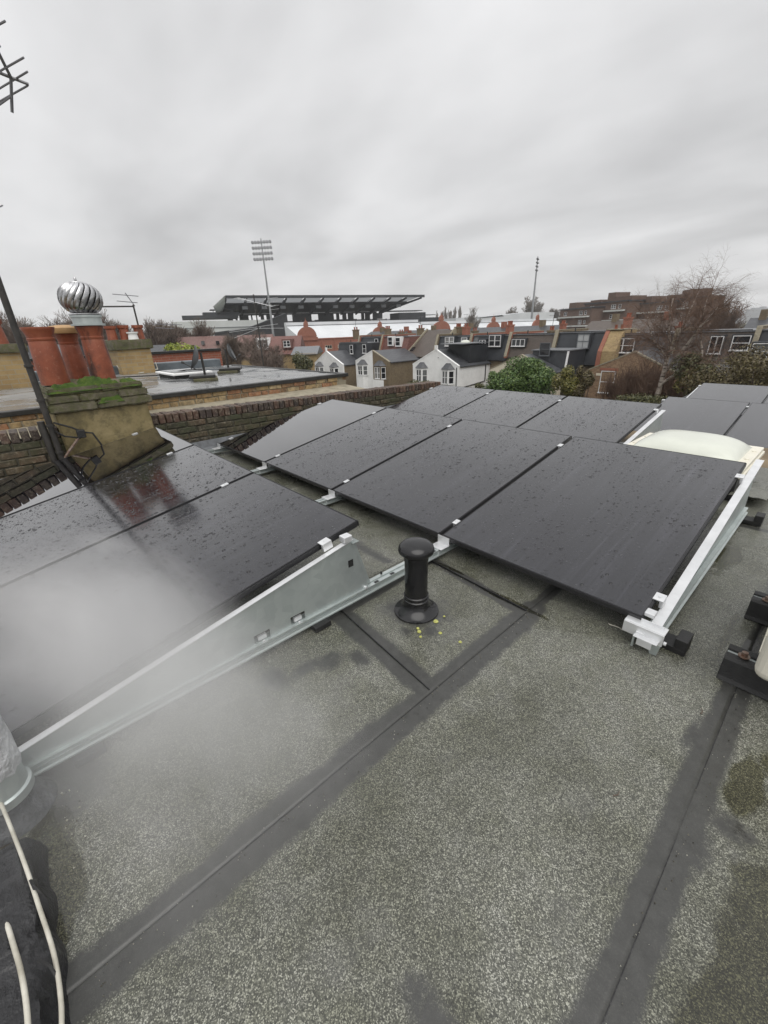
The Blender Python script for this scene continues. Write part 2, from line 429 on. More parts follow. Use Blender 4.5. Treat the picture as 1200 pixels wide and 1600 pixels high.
M['terra_soot'] = terracotta('sooty_terracotta', 0.92)
M['terra_buff'] = mat_var('buff_clay', (0.42, 0.25, 0.11), (0.55, 0.36, 0.18), 8, 0.55, 0.2)
t = NT('turbine_steel'); v = t.obj()
t.col(t.ramp(t.noise(v, 9, 5, 0.6), (0.35, (0.35, 0.35, 0.35)), (0.6, (0.72, 0.72, 0.73)))); t.set(Metallic=1.0); t.rough(t.ramp(t.noise(v, 20, 4), (0.3, 0.16), (0.7, 0.38)))
M['steel'] = t.m
t = NT('wet_membrane'); v = t.geo()
n = t.noise(v, 1.1, 5, 0.6, 0.8); n2 = t.noise(v, 5, 5, 0.65)
t.col(t.mix(t.ramp(n2, (0.35, 0.0), (0.7, 0.6)), t.ramp(n, (0.35, (0.12, 0.125, 0.13)), (0.65, (0.30, 0.30, 0.29))), (0.20, 0.205, 0.215)))
t.rough(t.ramp(n, (0.42, 0.05), (0.6, 0.42))); t.nrm(t.bump(t.noise(v, 22, 4), 0.06, 0.01))
M['membrane'] = t.m
M['bluegrey'] = mat_var('bluegrey_upstand', (0.07, 0.085, 0.095), (0.14, 0.16, 0.175), 4, 0.4, 0.2)
M['dark_trim'] = mat_var('black_roof_edge', (0.014, 0.014, 0.014), (0.035, 0.034, 0.032), 12, 0.4, 0.3)
M['dish'] = mat_var('dish_grey', (0.09, 0.095, 0.10), (0.15, 0.155, 0.16), 6, 0.5, 0.1)
M['aerial'] = mat_flat('aerial_alu', (0.20, 0.20, 0.21), 0.5, 0.3)
M['mast'] = mat_var('black_mast', (0.018, 0.017, 0.016), (0.05, 0.045, 0.04), 12, 0.5, 0.3)
M['white_paint'] = mat_var('white_render', (0.72, 0.72, 0.71), (0.86, 0.86, 0.85), 1.2, 0.75, 0.15, 20)
M['cream_paint'] = mat_var('cream_render', (0.55, 0.50, 0.40), (0.68, 0.62, 0.50), 1.2, 0.75, 0.15, 20)
M['upvc'] = mat_flat('white_upvc', (0.78, 0.78, 0.78), 0.35)
M['grey_frame'] = mat_flat('grey_window_frame', (0.12, 0.13, 0.14), 0.4)
t = NT('window_glass'); oi = t.n('ShaderNodeObjectInfo'); v = t.obj()
c = t.ramp(oi.outputs['Random'], (0.0, (0.012, 0.014, 0.017)), (0.45, (0.03, 0.032, 0.035)), (0.62, (0.16, 0.165, 0.165)), (0.85, (0.30, 0.30, 0.29)), interp='CONSTANT')
n = t.noise(t.mapping(v, (7, 7, 0.6)), 1.0, 3)
t.col(t.mix(t.ramp(n, (0.35, 0.0), (0.65, 0.5)), c, (0.02, 0.02, 0.025), 'MIX')); t.set(Roughness=0.05)
M['glass'] = t.m
M['net'] = mat_flat('net_curtain_glass', (0.42, 0.43, 0.43), 0.15)
M['blind'] = mat_flat('pale_green_blind', (0.42, 0.52, 0.50), 0.25)
M['slate'] = mat_tiles('wet_slate', (0.050, 0.053, 0.060), (0.075, 0.078, 0.085), 0.2, 0.3, 0.38)
M['slate_dark'] = mat_var('dark_mansard', (0.026, 0.029, 0.034), (0.044, 0.048, 0.055), 1.5, 0.45, 0.2, 12)
M['slate_black'] = mat_var('black_mansard', (0.016, 0.018, 0.022), (0.030, 0.033, 0.038), 1.5, 0.42, 0.2, 12)
M['tile_brown'] = mat_tiles('brown_tile', (0.085, 0.068, 0.055), (0.115, 0.09, 0.075), 0.12, 0.2, 0.5)
M['tile_red'] = mat_tiles('red_tile', (0.15, 0.065, 0.052), (0.21, 0.095, 0.078), 0.12, 0.2, 0.55)
M['tile_pink'] = mat_tiles('pink_tile', (0.155, 0.083, 0.070), (0.215, 0.122, 0.104), 0.14, 0.22, 0.55)
M['bw_brown'] = mat_brickwall('brown_stock_wall', ((0.20, 0.15, 0.085), (0.14, 0.10, 0.06), (0.26, 0.20, 0.12)), (0.19, 0.17, 0.13))
M['bw_mixed'] = mat_brickwall('mixed_stock_wall', ((0.32, 0.20, 0.11), (0.17, 0.085, 0.05), (0.40, 0.29, 0.18)), (0.30, 0.26, 0.20))
M['bw_yellow'] = mat_brickwall('yellow_stock_wall', ((0.38, 0.27, 0.12), (0.30, 0.20, 0.09), (0.44, 0.33, 0.17)), (0.30, 0.26, 0.18), grime=0.4)
M['bw_red'] = mat_brickwall('red_brick_wall', ((0.32, 0.10, 0.058), (0.25, 0.078, 0.048), (0.37, 0.15, 0.095)), (0.30, 0.22, 0.17), grime=0.2)
M['bw_dark'] = mat_brickwall('dark_flats_wall', ((0.15, 0.088, 0.065), (0.11, 0.068, 0.052), (0.17, 0.115, 0.088)), (0.12, 0.10, 0.085), grime=0.3)
M['stadium_dark'] = mat_var('stadium_steel_dark', (0.020, 0.023, 0.027), (0.035, 0.038, 0.043), 0.3, 0.5, 0.05)
M['stadium_seat'] = mat_var('dark_seats', (0.012, 0.013, 0.015), (0.035, 0.036, 0.04), 1.2, 0.6, 0.2)
M['stadium_panel'] = mat_var('grey_roof_panel', (0.16, 0.17, 0.18), (0.26, 0.27, 0.28), 0.4, 0.4, 0.05)
M['stadium_white'] = mat_var('white_stand_roof', (0.52, 0.54, 0.56), (0.66, 0.68, 0.69), 0.15, 0.5, 0.05)
M['stadium_pale'] = mat_var('pale_stand_wall', (0.46, 0.48, 0.46), (0.58, 0.60, 0.58), 0.1, 0.6, 0.05)
t = NT('polycarbonate'); tb_ = t.n('ShaderNodeBsdfTranslucent'); tb_.inputs['Color'].default_value = (0.24, 0.25, 0.26, 1); ms_ = t.n('ShaderNodeMixShader'); ms_.inputs[0].default_value = 0.75
t.set(Base_Color=(0.3, 0.31, 0.32, 1)); t.l(t.b.outputs[0], ms_.inputs[1]); t.l(tb_.outputs[0], ms_.inputs[2]); t.l(ms_.outputs[0], t.t.nodes['Material Output'].inputs['Surface']); M['polycarb'] = t.m
M['pole'] = mat_flat('galvanised_pole', (0.30, 0.31, 0.32), 0.5, 0.3)
M['lamp'] = mat_flat('floodlight_body', (0.17, 0.175, 0.18), 0.4, 0.3)
M['bark'] = mat_var('bare_bark', (0.075, 0.058, 0.045), (0.13, 0.10, 0.08), 3, 0.9, 0.3)
M['twig'] = mat_var('bare_twigs', (0.10, 0.075, 0.062), (0.17, 0.13, 0.105), 2, 0.9, 0.1)
M['twig_red'] = mat_var('red_brown_twigs', (0.11, 0.065, 0.045), (0.19, 0.125, 0.09), 2, 0.9, 0.1)
M['twig_grey'] = mat_var('grey_twigs', (0.17, 0.15, 0.135), (0.25, 0.225, 0.20), 1, 0.9, 0.1)
t = NT('birch_bark'); v = t.obj()
c = t.ramp(t.noise(t.mapping(v, (2, 2, 9)), 1.0, 4, 0.7), (0.38, (0.06, 0.045, 0.038)), (0.5, (0.42, 0.36, 0.31)), (0.7, (0.58, 0.52, 0.46)))
t.col(c); t.set(Roughness=0.7); M['birch'] = t.m
def leafmat(name, a, b, cc):
    t = NT(name); g_ = t.n('ShaderNodeNewGeometry')
    t.col(t.ramp(g_.outputs['Random Per Island'], (0.0, a), (0.5, b), (0.95, cc))); t.set(Roughness=0.5)
    return t.m
M['leaf_green'] = leafmat('evergreen_leaf', (0.030, 0.066, 0.014), (0.068, 0.128, 0.024), (0.13, 0.19, 0.045))
M['leaf_yellow'] = leafmat('yellow_green_leaf', (0.075, 0.08, 0.016), (0.13, 0.125, 0.025), (0.26, 0.23, 0.07))
M['leaf_lime'] = leafmat('lime_leaf', (0.10, 0.14, 0.012), (0.19, 0.23, 0.02), (0.30, 0.32, 0.05))
M['leaf_brown'] = leafmat('brown_leaf', (0.06, 0.045, 0.018), (0.10, 0.075, 0.03), (0.15, 0.13, 0.05))
M['leaf_olive'] = leafmat('olive_leaf', (0.045, 0.05, 0.018), (0.08, 0.085, 0.03), (0.13, 0.12, 0.05))
t = NT('garden_ground'); v = t.geo()
n = t.noise(v, 0.12, 6, 0.7); n2 = t.noise(v, 1.5, 5, 0.7)
t.col(t.mix(t.ramp(n2, (0.4, 0.0), (0.65, 0.8)), t.ramp(n, (0.35, (0.06, 0.07, 0.03)), (0.6, (0.10, 0.085, 0.06))), (0.05, 0.06, 0.025)))
t.set(Roughness=0.9); M['ground'] = t.m
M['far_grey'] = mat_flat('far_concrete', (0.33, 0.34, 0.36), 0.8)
M['pvc_edge'] = mat_flat('frame_edge_strip', (0.055, 0.055, 0.06), 0.35)

# ================================================================== SETTING
tag(MB().box((-1350, -55, GROUND-0.5), (850, 1250, GROUND)).build('ground', M['ground']), kind='structure')

# ------------------------------------------------------------------ our flat roof, laid in lapped felt sheets
X_WALL = -4.90        # face of the party wall
ROOF_END = 4.45
roof = bpy.data.objects.new('flat_roof', None); COL.objects.link(roof); tag(roof, kind='structure')
MB().box((X_WALL-0.3, -6.0, GROUND-0.1), (3.6, ROOF_END, -0.06)).build('building_body', M['bw_brown'], roof)

def sstep(a, b, x):
    t_ = max(0.0, min(1.0, (x-a)/(b-a))); return t_*t_*(3-2*t_)
def seg_d(px, py, a, b):
    ax, ay = a; bx, by = b; vx, vy = bx-ax, by-ay
    t_ = max(0, min(1, ((px-ax)*vx+(py-ay)*vy)/(vx*vx+vy*vy)))
    return sqrt((px-ax-t_*vx)**2+(py-ay-t_*vy)**2)
S1, S2 = -0.457, 0.340
BANDS = [((S1+0.008, -3.0), (S1+0.008, -0.10), 0.062), ((S2+0.008, -3.0), (S2, 0.0), 0.050), ((S1+0.8*2, -3), (S1+1.6, 3), 0.06),
         ((-1.20, -0.815), (S1, -0.865), 0.062), ((-1.14, -0.10), (S1, -0.175), 0.035), ((-1.10, -0.86), (-1.13, -0.1), 0.03),
         ((S1, -0.10), (S1, 1.6), 0.03), ((S2, 0.0), (S2, 4.0), 0.028), ((-1.3, -0.3), (-2.4, -0.28), 0.03), ((0.04, 1.72), (0.8, 1.75), 0.03)]
BLOBS = [(-0.854, -0.542, 0.185, 0.165), (-0.95, -1.27, 0.09, 0.06), (-0.865, -1.05, 0.06, 0.08), (-0.80, -0.95, 0.06, 0.045), (-0.91, -1.15, 0.045, 0.10),
         (0.11, -1.49, 0.10, 0.05), (-0.70, -0.60, 0.05, 0.05), (0.44, -0.62, 0.09, 0.05), (-0.77, -0.68, 0.07, 0.05), (0.39, -0.74, 0.05, 0.1),
         (-1.06, -1.98, 0.20, 0.17), (0.28, -0.36, 0.03, 0.12)]
WETS_AND_SHADE = [(-0.72, -2.02, 0.13, 0.07), (-0.86, -2.03, 0.14, 0.055), (-0.58, -2.05, 0.06, 0.05), (0.44, -0.42, 0.05, 0.16), (0.52, -0.30, 0.10, 0.10), (0.62, -0.75, 0.20, 0.4), (0.60, -1.15, 0.18, 0.35),  # last two on this line paint the air unit's shade into the felt
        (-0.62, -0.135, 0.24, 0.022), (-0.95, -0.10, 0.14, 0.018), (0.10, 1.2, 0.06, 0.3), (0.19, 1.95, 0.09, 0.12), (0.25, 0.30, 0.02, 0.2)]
def felt_sheet(x0, x1, y0, y1, step, z_off=0.0):
    nx = max(2, int((x1-x0)/step)); ny = max(2, int((y1-y0)/step))
    vs_, bi, we = [], [], []
    for j in range(ny+1):
        y = y0+(y1-y0)*j/ny
        for i in range(nx+1):
            x = x0+(x1-x0)*i/nx
            k = (x-x0)/(x1-x0)
            fall = -0.03*max(0, y-1.7)
            z = z_off + fall + 0.0032*k**3 + 0.0025*noise.noise((x*2.3, y*2.3, 3.1))
            e = 0.5*noise.noise((x*5, y*5, 1.0)) + 0.35*noise.noise((x*13, y*13, 4.0))
            b = 0.0
            for a_, b_, wd in BANDS:
                d = seg_d(x, y, a_, b_); ww = wd*(1+0.45*e)
                b = max(b, 1-sstep(ww*0.55, ww*1.5, d))
            for cx, cy, rx, ry in BLOBS:
                d = sqrt(((x-cx)/rx)**2+((y-cy)/ry)**2)
                b = max(b, (1-sstep(0.3, 1.5, d+0.8*e))*0.80)
            wv = 0.0
            for cx, cy, rx, ry in WETS_AND_SHADE:
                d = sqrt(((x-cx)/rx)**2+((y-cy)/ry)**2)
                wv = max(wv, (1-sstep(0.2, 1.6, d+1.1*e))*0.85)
            vs_.append((x, y, z)); bi.append(b); we.append(wv)
    fs = [(j*(nx+1)+i, j*(nx+1)+i+1, (j+1)*(nx+1)+i+1, (j+1)*(nx+1)+i) for j in range(ny) for i in range(nx)]
    base = len(vs_)                       # lapped edge on the right: a skirt down onto the next sheet
    for j in range(ny+1):
        p = vs_[j*(nx+1)+nx]; vs_.append((p[0], p[1], p[2]-0.03)); bi.append(1.0); we.append(0)
    for j in range(ny): fs.append((j*(nx+1)+nx, base+j, base+j+1, (j+1)*(nx+1)+nx))
    me = bpy.data.meshes.new('felt_sheet'); me.from_pydata(vs_, [], fs); me.update()
    a1 = me.attributes.new('bitumen', 'FLOAT', 'POINT'); a1.data.foreach_set('value', bi)
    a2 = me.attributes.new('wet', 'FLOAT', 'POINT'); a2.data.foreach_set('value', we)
    for p in me.polygons: p.use_smooth = True
    me.materials.append(M['felt'])
    o = bpy.data.objects.new('felt_sheet', me); COL.objects.link(o); o.parent = roof
    return o
xs = [X_WALL+0.02, -4.45, -3.65, -2.85, -2.05, -1.25, S1, S2, 1.14, 1.94, 3.5]
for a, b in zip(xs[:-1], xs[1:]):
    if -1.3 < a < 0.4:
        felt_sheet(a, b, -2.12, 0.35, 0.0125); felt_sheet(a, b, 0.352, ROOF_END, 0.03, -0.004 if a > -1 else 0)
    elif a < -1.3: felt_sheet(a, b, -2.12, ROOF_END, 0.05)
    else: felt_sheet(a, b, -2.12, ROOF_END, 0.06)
for xs_, y1_ in ((S1, 1.6), (S2, 4.3), (-1.25, 4.3)):
    MB().box((xs_+0.0006, -2.12, -0.012), (xs_+0.0022, y1_ if xs_ != -1.25 else 1.6, 0.0012)).build('lap_edge', M['black_felt'], roof)
# lapped patch around the soil vent (a cut sheet laid over)
MB().prism([(-1.155, -0.80), (S1-0.01, -0.86), (S1-0.012, -0.863), (-1.156, -0.804)], 'z', 0.001, 0.0075).build('lap_edge', M['black_felt'], roof)
MB().prism([(-1.135, -0.118), (S1-0.005, -0.152), (S1-0.005, -0.156), (-1.135, -0.122)], 'z', 0.001, 0.0115).build('lap_edge', M['black_felt'], roof)

# lower roof over the rear wing
Z2 = -0.38
MB().box((-2.35, ROOF_END+0.003, GROUND-0.1), (6, 11.6, Z2)).build('rear_wing', M['black_felt'], roof)

# ------------------------------------------------------------------ kerb at the near edge with cables
def lump_box(x0, x1, y0, y1, z0, z1, step, amp, seed, name, mat, parent):
    """a felt-covered upstand with rumpled surface: rounded profile swept along x"""
    prof = [(y1, z0), (y1-0.004, z0+(z1-z0)*0.55), (y1-0.018, z1-0.012), (y1-0.04, z1), ((y0+y1)/2, z1+0.004), (y0, z1)]
    n = int((x1-x0)/step); m_ = MB(); K = len(prof)
    for i in range(n+1):
        x = x0+(x1-x0)*i/n
        for j, (y, z) in enumerate(prof):
            d = noise.noise((x*6+seed, y*17, z*17))*amp + noise.noise((x*19, y*31+seed, z*23))*amp*0.5
            m_.v.append((x, y+d*1.3, z+d*(0.2 if j == 0 else 1)))
    for i in range(n):
        for j in range(K-1):
            o = i*K+j; m_.f.append((o, o+1, o+K+1, o+K))
    return m_.build(name, mat, parent, smooth=True)
kerb = thing('roof_kerb', 'rumpled black felt-covered kerb with torn flap along the near roof edge', 'kerb', (0, 0, 0))
lump_box(-0.84, 1.4, -2.9, -2.045, -0.02, 0.10, 0.01, 0.018, 5.0, 'felt_covering', M['black_felt'], kerb)
fl = MB()
pts = [(-0.70, -2.052, 0.085), (-0.655, -2.05, 0.135), (-0.62, -2.035, 0.095), (-0.60, -2.045, 0.055), (-0.66, -2.06, 0.045)]
i0 = len(fl.v); fl.v += pts + [(p[0]-0.01, p[1]-0.006, p[2]+0.002) for p in pts]
fl.f += [(0, 1, 2, 3, 4), (9, 8, 7, 6, 5)] + [(k, (k+1) % 5, 5+(k+1) % 5, 5+k) for k in range(5)]
fl.build('torn_flap', M['black_felt'], kerb)

def cable(name, label, pix, z, r, mat, cat='cable', z2=None):
    P = [at_z(x, y, zz) for (x, y), zz in zip(pix, (z if isinstance(z, list) else [z]*len(pix)))]
    # Catmull-Rom smoothing
    Q = []
    for i in range(len(P)-1):
        p0, p1, p2, p3 = P[max(i-1, 0)], P[i], P[i+1], P[min(i+2, len(P)-1)]
        for k in range(6):
            t_ = k/6; Q.append(0.5*((2*p1)+(p2-p0)*t_+(2*p0-5*p1+4*p2-p3)*t_*t_+(3*p1-p0-3*p2+p3)*t_**3))
    Q.append(P[-1])
    return tag(MB().path(Q, r, 10).build(name, mat, None, smooth=True), label, cat)
cable('coaxial_cable', 'long white cable running along the black kerb past the flue', [(-60, 1130), (-25, 1200), (0, 1252), (35, 1340), (62, 1420), (84, 1490), (95, 1560), (96, 1620), (92, 1700)], 0.112, 0.0046, M['cable_white'])
cable('coaxial_cable', 'short length of white cable emerging from under black felt', [(10, 1440), (22, 1480), (32, 1515), (40, 1560), (44, 1610), (44, 1680)], [0.095, 0.115, 0.12, 0.12, 0.12, 0.12], 0.0050, M['cable_white'])
tie = at_z(80, 1512, 0.113)
tag(MB().path([tie+Vector((-0.03, -0.018, 0.004)), tie+Vector((0, 0, 0.010)), tie+Vector((0.02, 0.006, 0.0)), tie+Vector((0.03, 0.012, -0.02))], 0.003, 6).build('cable_clip', M['rubber']), 'small black clip holding the long white cable to the kerb', 'clip')

# ------------------------------------------------------------------ foil-wrapped flue, lower left
FL = Vector((-1.035, -2.105, 0))
fl = thing('boiler_flue', 'foil-wrapped boiler flue on a lead collar at the lower left corner', 'flue', FL)
MB().lathe([(0.175, 0.0), (0.17, 0.012), (0.15, 0.03), (0.13, 0.06), (0.112, 0.10)], 36).build('lead_collar', M['old_lead'], fl, smooth=True)
MB().lathe([(0.108, 0.05), (0.108, 0.10), (0.118, 0.10), (0.118, 0.135), (0.105, 0.14), (0.100, 0.30), (0.0995, 0.34)], 36).build('pipe', M['galv'], fl, smooth=True)
wr = MB(); n = 40; prof = [(0.112, 0.225), (0.118, 0.26), (0.116, 0.34), (0.12, 0.44), (0.115, 0.52), (0.09, 0.56), (0.02, 0.575)]
for j, (r, z) in enumerate(prof):
    for k in range(n):
        a = 2*pi*k/n; rr = r*(1+0.09*noise.noise((cos(a)*4, sin(a)*4, z*16))+0.04*noise.noise((cos(a)*11, sin(a)*11, z*30)))
        wr.v.append((cos(a)*rr, sin(a)*rr, z+0.018*noise.noise((cos(a)*3, sin(a)*3, 7.7))))
for j in range(len(prof)-1):
    for k in range(n):
        k2 = (k+1) % n; wr.f.append((j*n+k, j*n+k2, (j+1)*n+k2, (j+1)*n+k))
wr.build('foil_wrap', M['foil'], fl, smooth=True)
fl.scale = (0.60, 0.60, 0.78)

# ------------------------------------------------------------------ solar array
PW, PL, GAP, TILT = 1.134, 1.722, 0.020, radians(10.16)
CW = PW+GAP
ROWP, ZLOW = 2.318, 0.130
LSL = 1.743
LZ = Vector((0, cos(TILT), sin(TILT)))       # up the slope
LN = Vector((0, -sin(TILT), cos(TILT)))      # normal
def panel_meshes():
    fr = MB()
    d, wd = 0.033, 0.011
    fr.box((0, 0, -d), (PW, wd, 0)); fr.box((0, LSL-wd-0.02, -d), (PW, LSL-0.02, 0))
    fr.box((0, wd, -d), (wd, LSL-0.02-wd, -0.0004)); fr.box((PW-wd, wd, -d), (PW, LSL-0.02-wd, -0.0004))
    gl = MB().box((wd-0.001, wd-0.001, -0.008), (PW-wd+0.001, LSL-0.02-wd+0.001, -0.0012))
    bk = MB().box((wd, wd, -0.013), (PW-wd, LSL-0.02-wd, -0.0085))
    jb = MB().box((PW/2-0.06, LSL-0.16, -0.032), (PW/2+0.06, LSL-0.08, -0.0135))
    return fr.mesh('frame'), gl.mesh('glass'), bk.mesh('back_sheet'), jb.mesh('junction_box')
FRM, GLM, BKM, JBM = panel_meshes()
for _me in (FRM,):
    _b = bmesh.new(); _b.from_mesh(_me); bmesh.ops.bevel(_b, geom=_b.edges[:], offset=0.004, segments=2, affect='EDGES'); _b.to_mesh(_me); _b.free()
FRM.materials.append(M['frame']); BKM.materials.append(M['frame']); JBM.materials.append(M['frame']); GLM.materials.append(M['solar'])
GLF = GLM.copy(); GLF.name = 'glass'; GLF.materials.clear(); GLF.materials.append(M['solar_film'])
def drops_mesh(seed, n, big):
    """beads of rain standing on the glass, thicker along the run-off lines"""
    rnd = random.Random(seed); vs_, fs = [], []
    k = 0
    while k < n:
        x, y_ = rnd.uniform(0.02, PW-0.02), rnd.uniform(0.02, LSL-0.045)
        den = 0.5+0.9*noise.noise((x*11+seed*3, y_*1.6, seed))+0.5*noise.noise((x*3, y_*3, seed+9.0))
        if rnd.random() > den: continue
        r = 0.0012+0.0028*rnd.random()**2.5+(big*rnd.random() if rnd.random() < 0.10 else 0)
        h_ = r*rnd.uniform(.40, .55); i = len(vs_); a0 = rnd.random()*6.28; sy = rnd.uniform(1.0, 1.5)
        for rr, hh in ((1.0, 0.0), (0.82, 0.55), (0.45, 0.9)):
            for q in range(6): a = a0+q*1.0472; vs_.append((x+cos(a)*r*rr, y_+sin(a)*r*rr*sy, -0.0012+h_*hh))
        vs_.append((x, y_, -0.0012+h_)); t_ = i+18
        for j in (0, 6):
            for q in range(6): q2 = (q+1) % 6; fs.append((i+j+q, i+j+q2, i+j+6+q2, i+j+6+q))
        for q in range(6): fs.append((i+12+q, i+12+(q+1) % 6, t_))
        k += 1
    me = bpy.data.meshes.new('rain_drops'); me.from_pydata(vs_, [], fs); me.update(); me.materials.append(M['drop'])
    for p in me.polygons: p.use_smooth = True
    return me
t = NT('rain_bead'); t.set(Base_Color=(0.006, 0.006, 0.009, 1), Roughness=0.03, IOR=1.33); n_ = t.noise(t.obj(), 30, 2); t.rough(t.ramp(n_, (0.3, 0.02), (0.7, 0.06))); M['drop'] = t.m
t.b.inputs['Coat Weight'].default_value = 0.6
DROPS = [drops_mesh(s_, 4200, 0.0070) for s_ in (1, 2, 3)]
def clamp_mesh(end=False):
    b = MB()
    if not end: b.box((-0.016, -0.024, 0.0), (0.016, 0.024, 0.005)); b.box((-0.008, -0.024, -0.030), (0.008, 0.024, 0.0)); b.tube((0, 0, 0.005), (0, 0, 0.009), 0.005, n=6)
    else: b.box((-0.012, -0.026, 0.0), (0.03, 0.026, 0.005)); b.box((0.016, -0.026, -0.034), (0.03, 0.026, 0.0)); b.tube((0.008, 0, 0.005), (0.008, 0, 0.010), 0.006, n=6)
    me = b.mesh('clamp'); me.materials.append(M['alu']); return me
CLM, CLE = clamp_mesh(), clamp_mesh(True)
def sub(name, me, parent, loc=(0, 0, 0), rot=(0, 0, 0)):
    o = bpy.data.objects.new(name, me); COL.objects.link(o); o.parent = parent; o.location = loc; o.rotation_euler = rot; return o
def panel(x, y, z, label, film=False, clamps=True, end=False, left=False):
    t_ = thing('solar_panel', label, 'solar panel', (x, y, z), 'black solar panels on tilted racks')
    t_.rotation_euler = (TILT, 0, 0)
    sub('frame', FRM, t_); g_ = sub('glass', GLF if film else GLM, t_); sub('back_sheet', BKM, t_); sub('junction_box', JBM, t_)
    if not film and y < 3:
        dr = sub('rain_drops', DROPS[int(abs(x)*7) % 3], t_); dr['kind'] = 'stuff'
    # clamps on the right-hand joint
    for yy in (0.16, LSL-0.24):
        sub('clamp', CLE if end else CLM, t_, (PW if end else PW+GAP/2, yy, 0.0006))
        if left: sub('clamp', CLE, t_, (0, yy, 0.0006), (0, 0, pi))
    return t_
def row_xy(col): return -4*CW+GAP/2+col*CW
rows = {1: -ROWP, 2: 0.0, 3: ROWP}
lab = {
 (1, 0): 'smooth wet solar panel mirroring the chimney stack beside it', (1, 1): 'rain-spotted solar panel showing the blurred reflections of the chimney pots',
 (1, 2): 'nearest left solar panel, half veiled by steam, with a galvanised side plate',
 (2, 0): 'smooth pale solar panel mirroring the sky beside the brick party wall', (2, 1): 'rain-spotted solar panel next to the pale mirror-smooth one in the middle row',
 (2, 2): 'middle-row solar panel whose front corner is directly behind the vent pipe', (2, 3): 'large rain-beaded solar panel at the right end of the middle row',
 (3, 1): 'back-row solar panel nearest to the end of the brick party wall', (3, 2): 'middle one of the three solar panels in the back row', (3, 3): 'back-row solar panel right beside the opal rooflight, bordered by a side plate'}
# columns: row 3 is set so that its right end is one panel short of the middle row
for r, y in rows.items():
    for c in range(4):
        key = (r, c)
        if key not in lab: continue
        cc = c if r < 3 else c-1
        zz = ZLOW - (0.045 if r == 3 else 0)
        panel(row_xy(cc), y, zz, lab[key], film=key in ((1, 0), (2, 0)), end=(r == 2 and c == 3) or (r == 1 and c == 2) or (r == 3 and c == 3), left=(c == 0 and r < 3) or (r == 3 and c == 1))
# second group on the lower wing roof
X4 = -1.864
for k, (c, l_) in enumerate([(0, 'solar panel on the lower rear roof just behind the rooflight'), (1, 'second solar panel on the lower rear roof, cut by the right edge')]):
    panel(X4+c*CW, 5.31, Z2+ZLOW+0.002, l_, end=(c == 1), left=(c == 0))
for k, (c, l_) in enumerate([(0, 'farthest solar panel on the rear roof, in front of the bare birch'), (1, 'farthest solar panel at the right edge, before the brown hedge')]):
    panel(X4+c*CW, 5.31+ROWP, Z2+ZLOW+0.002, l_, end=(c == 1), left=(c == 0))

# base rails, brackets and rubber feet, one run under each joint
def rail_mesh(y0, y1):
    prof = [(-0.034, 0), (0.034, 0), (0.034, 0.006), (0.020, 0.010), (0.020, 0.030), (0.028, 0.032), (0.028, 0.040), (0.006, 0.040), (0.006, 0.033), (-0.006, 0.033), (-0.006, 0.040), (-0.028, 0.040), (-0.028, 0.032), (-0.020, 0.030), (-0.020, 0.010), (-0.034, 0.006)]
    return MB().prism(prof, 'y', y0, y1)
def foot(parent, y, side=1):
    b = MB(); b.box((-0.065, y-0.045, 0.002), (0.13 if side else 0.065, y+0.045, 0.030))
    if side: b.box((0.085, y-0.0451, 0.0295), (0.1301, y+0.0451, 0.075))
    b.build('rubber_foot', M['rubber'], parent, bevel=0.003)
def wedge_bracket(parent, y):       # small folded bracket carrying the low edge of a panel
    b = MB(); b.box((-0.045, y-0.075, 0.0725), (0.045, y+0.012, 0.0755)); b.box((-0.045, y-0.0020, 0.0755), (0.045, y+0.0015, 0.125)); b.box((-0.028, y-0.075, 0.040), (0.028, y-0.071, 0.0725))
    b.build('low_bracket', M['alu'], parent, bevel=0.001)
def tall_bracket(parent, y, h):
    b = MB(); b.prism([(y-0.10, 0.071), (y+0.10, 0.071), (y+0.012, h), (y-0.012, h)], 'x', -0.0015, 0.0015); b.box((-0.03, y-0.02, h), (0.03, y+0.02, h+0.003))
    b.build('high_bracket', M['galv'], parent)
rail_lab = ['mounting rail beside the party wall under the panel ends', 'mounting rail under the first panel joint from the party wall', 'mounting rail under the second panel joint from the party wall',
            'galvanised mounting rail running past the black vent pipe', 'mounting rail with rubber feet along the right end of the middle row']
for k in range(5):
    x = -4*CW+k*CW
    y0 = -ROWP-0.02 if k < 4 else -0.02
    y1 = 4.0 if k < 4 else 1.9
    t_ = thing('mounting_rail', rail_lab[k], 'rail', (x+(0.028 if k >= 3 else 0), 0, 0.0), 'rails under the solar rows')
    ro = rail_mesh(y0, min(y1, 2.0)).build('rail', M['galv'], t_); ro.location.z = 0.0305
    if k == 3:     # slots pressed along the top of the rail between the rows
        sl = [link_copy(o, t_) for o in []]
        sm = MB().box((-0.008, -0.014, 0.0), (0.008, 0.014, 0.0012)).mesh('slot'); sm.materials.append(M['rubber'])
        for q in range(5): sub('slot', sm, t_, (0.017, -0.57+q*0.115, 0.0706))
        bo = MB().tube((0, 0, 0), (0, 0, 0.014), 0.006, n=6).mesh('bolt'); bo.materials.append(M['rubber'])
        for q in range(2): sub('bolt', bo, t_, (-0.022, -0.50+q*0.27, 0.0706))
    for r in (1, 2, 3):
        if r == 1 and k == 4 or r == 3 and k == 4: continue
        wedge_bracket(t_, rows[r]); tall_bracket(t_, rows[r]+1.62, 0.36 if r < 3 else 0.31)
    for yy in ([-1.9, -0.95, 0.35, 1.6] if k < 4 else [0.075, 1.80]):
        foot(t_, yy, 1 if k == 4 else 0)

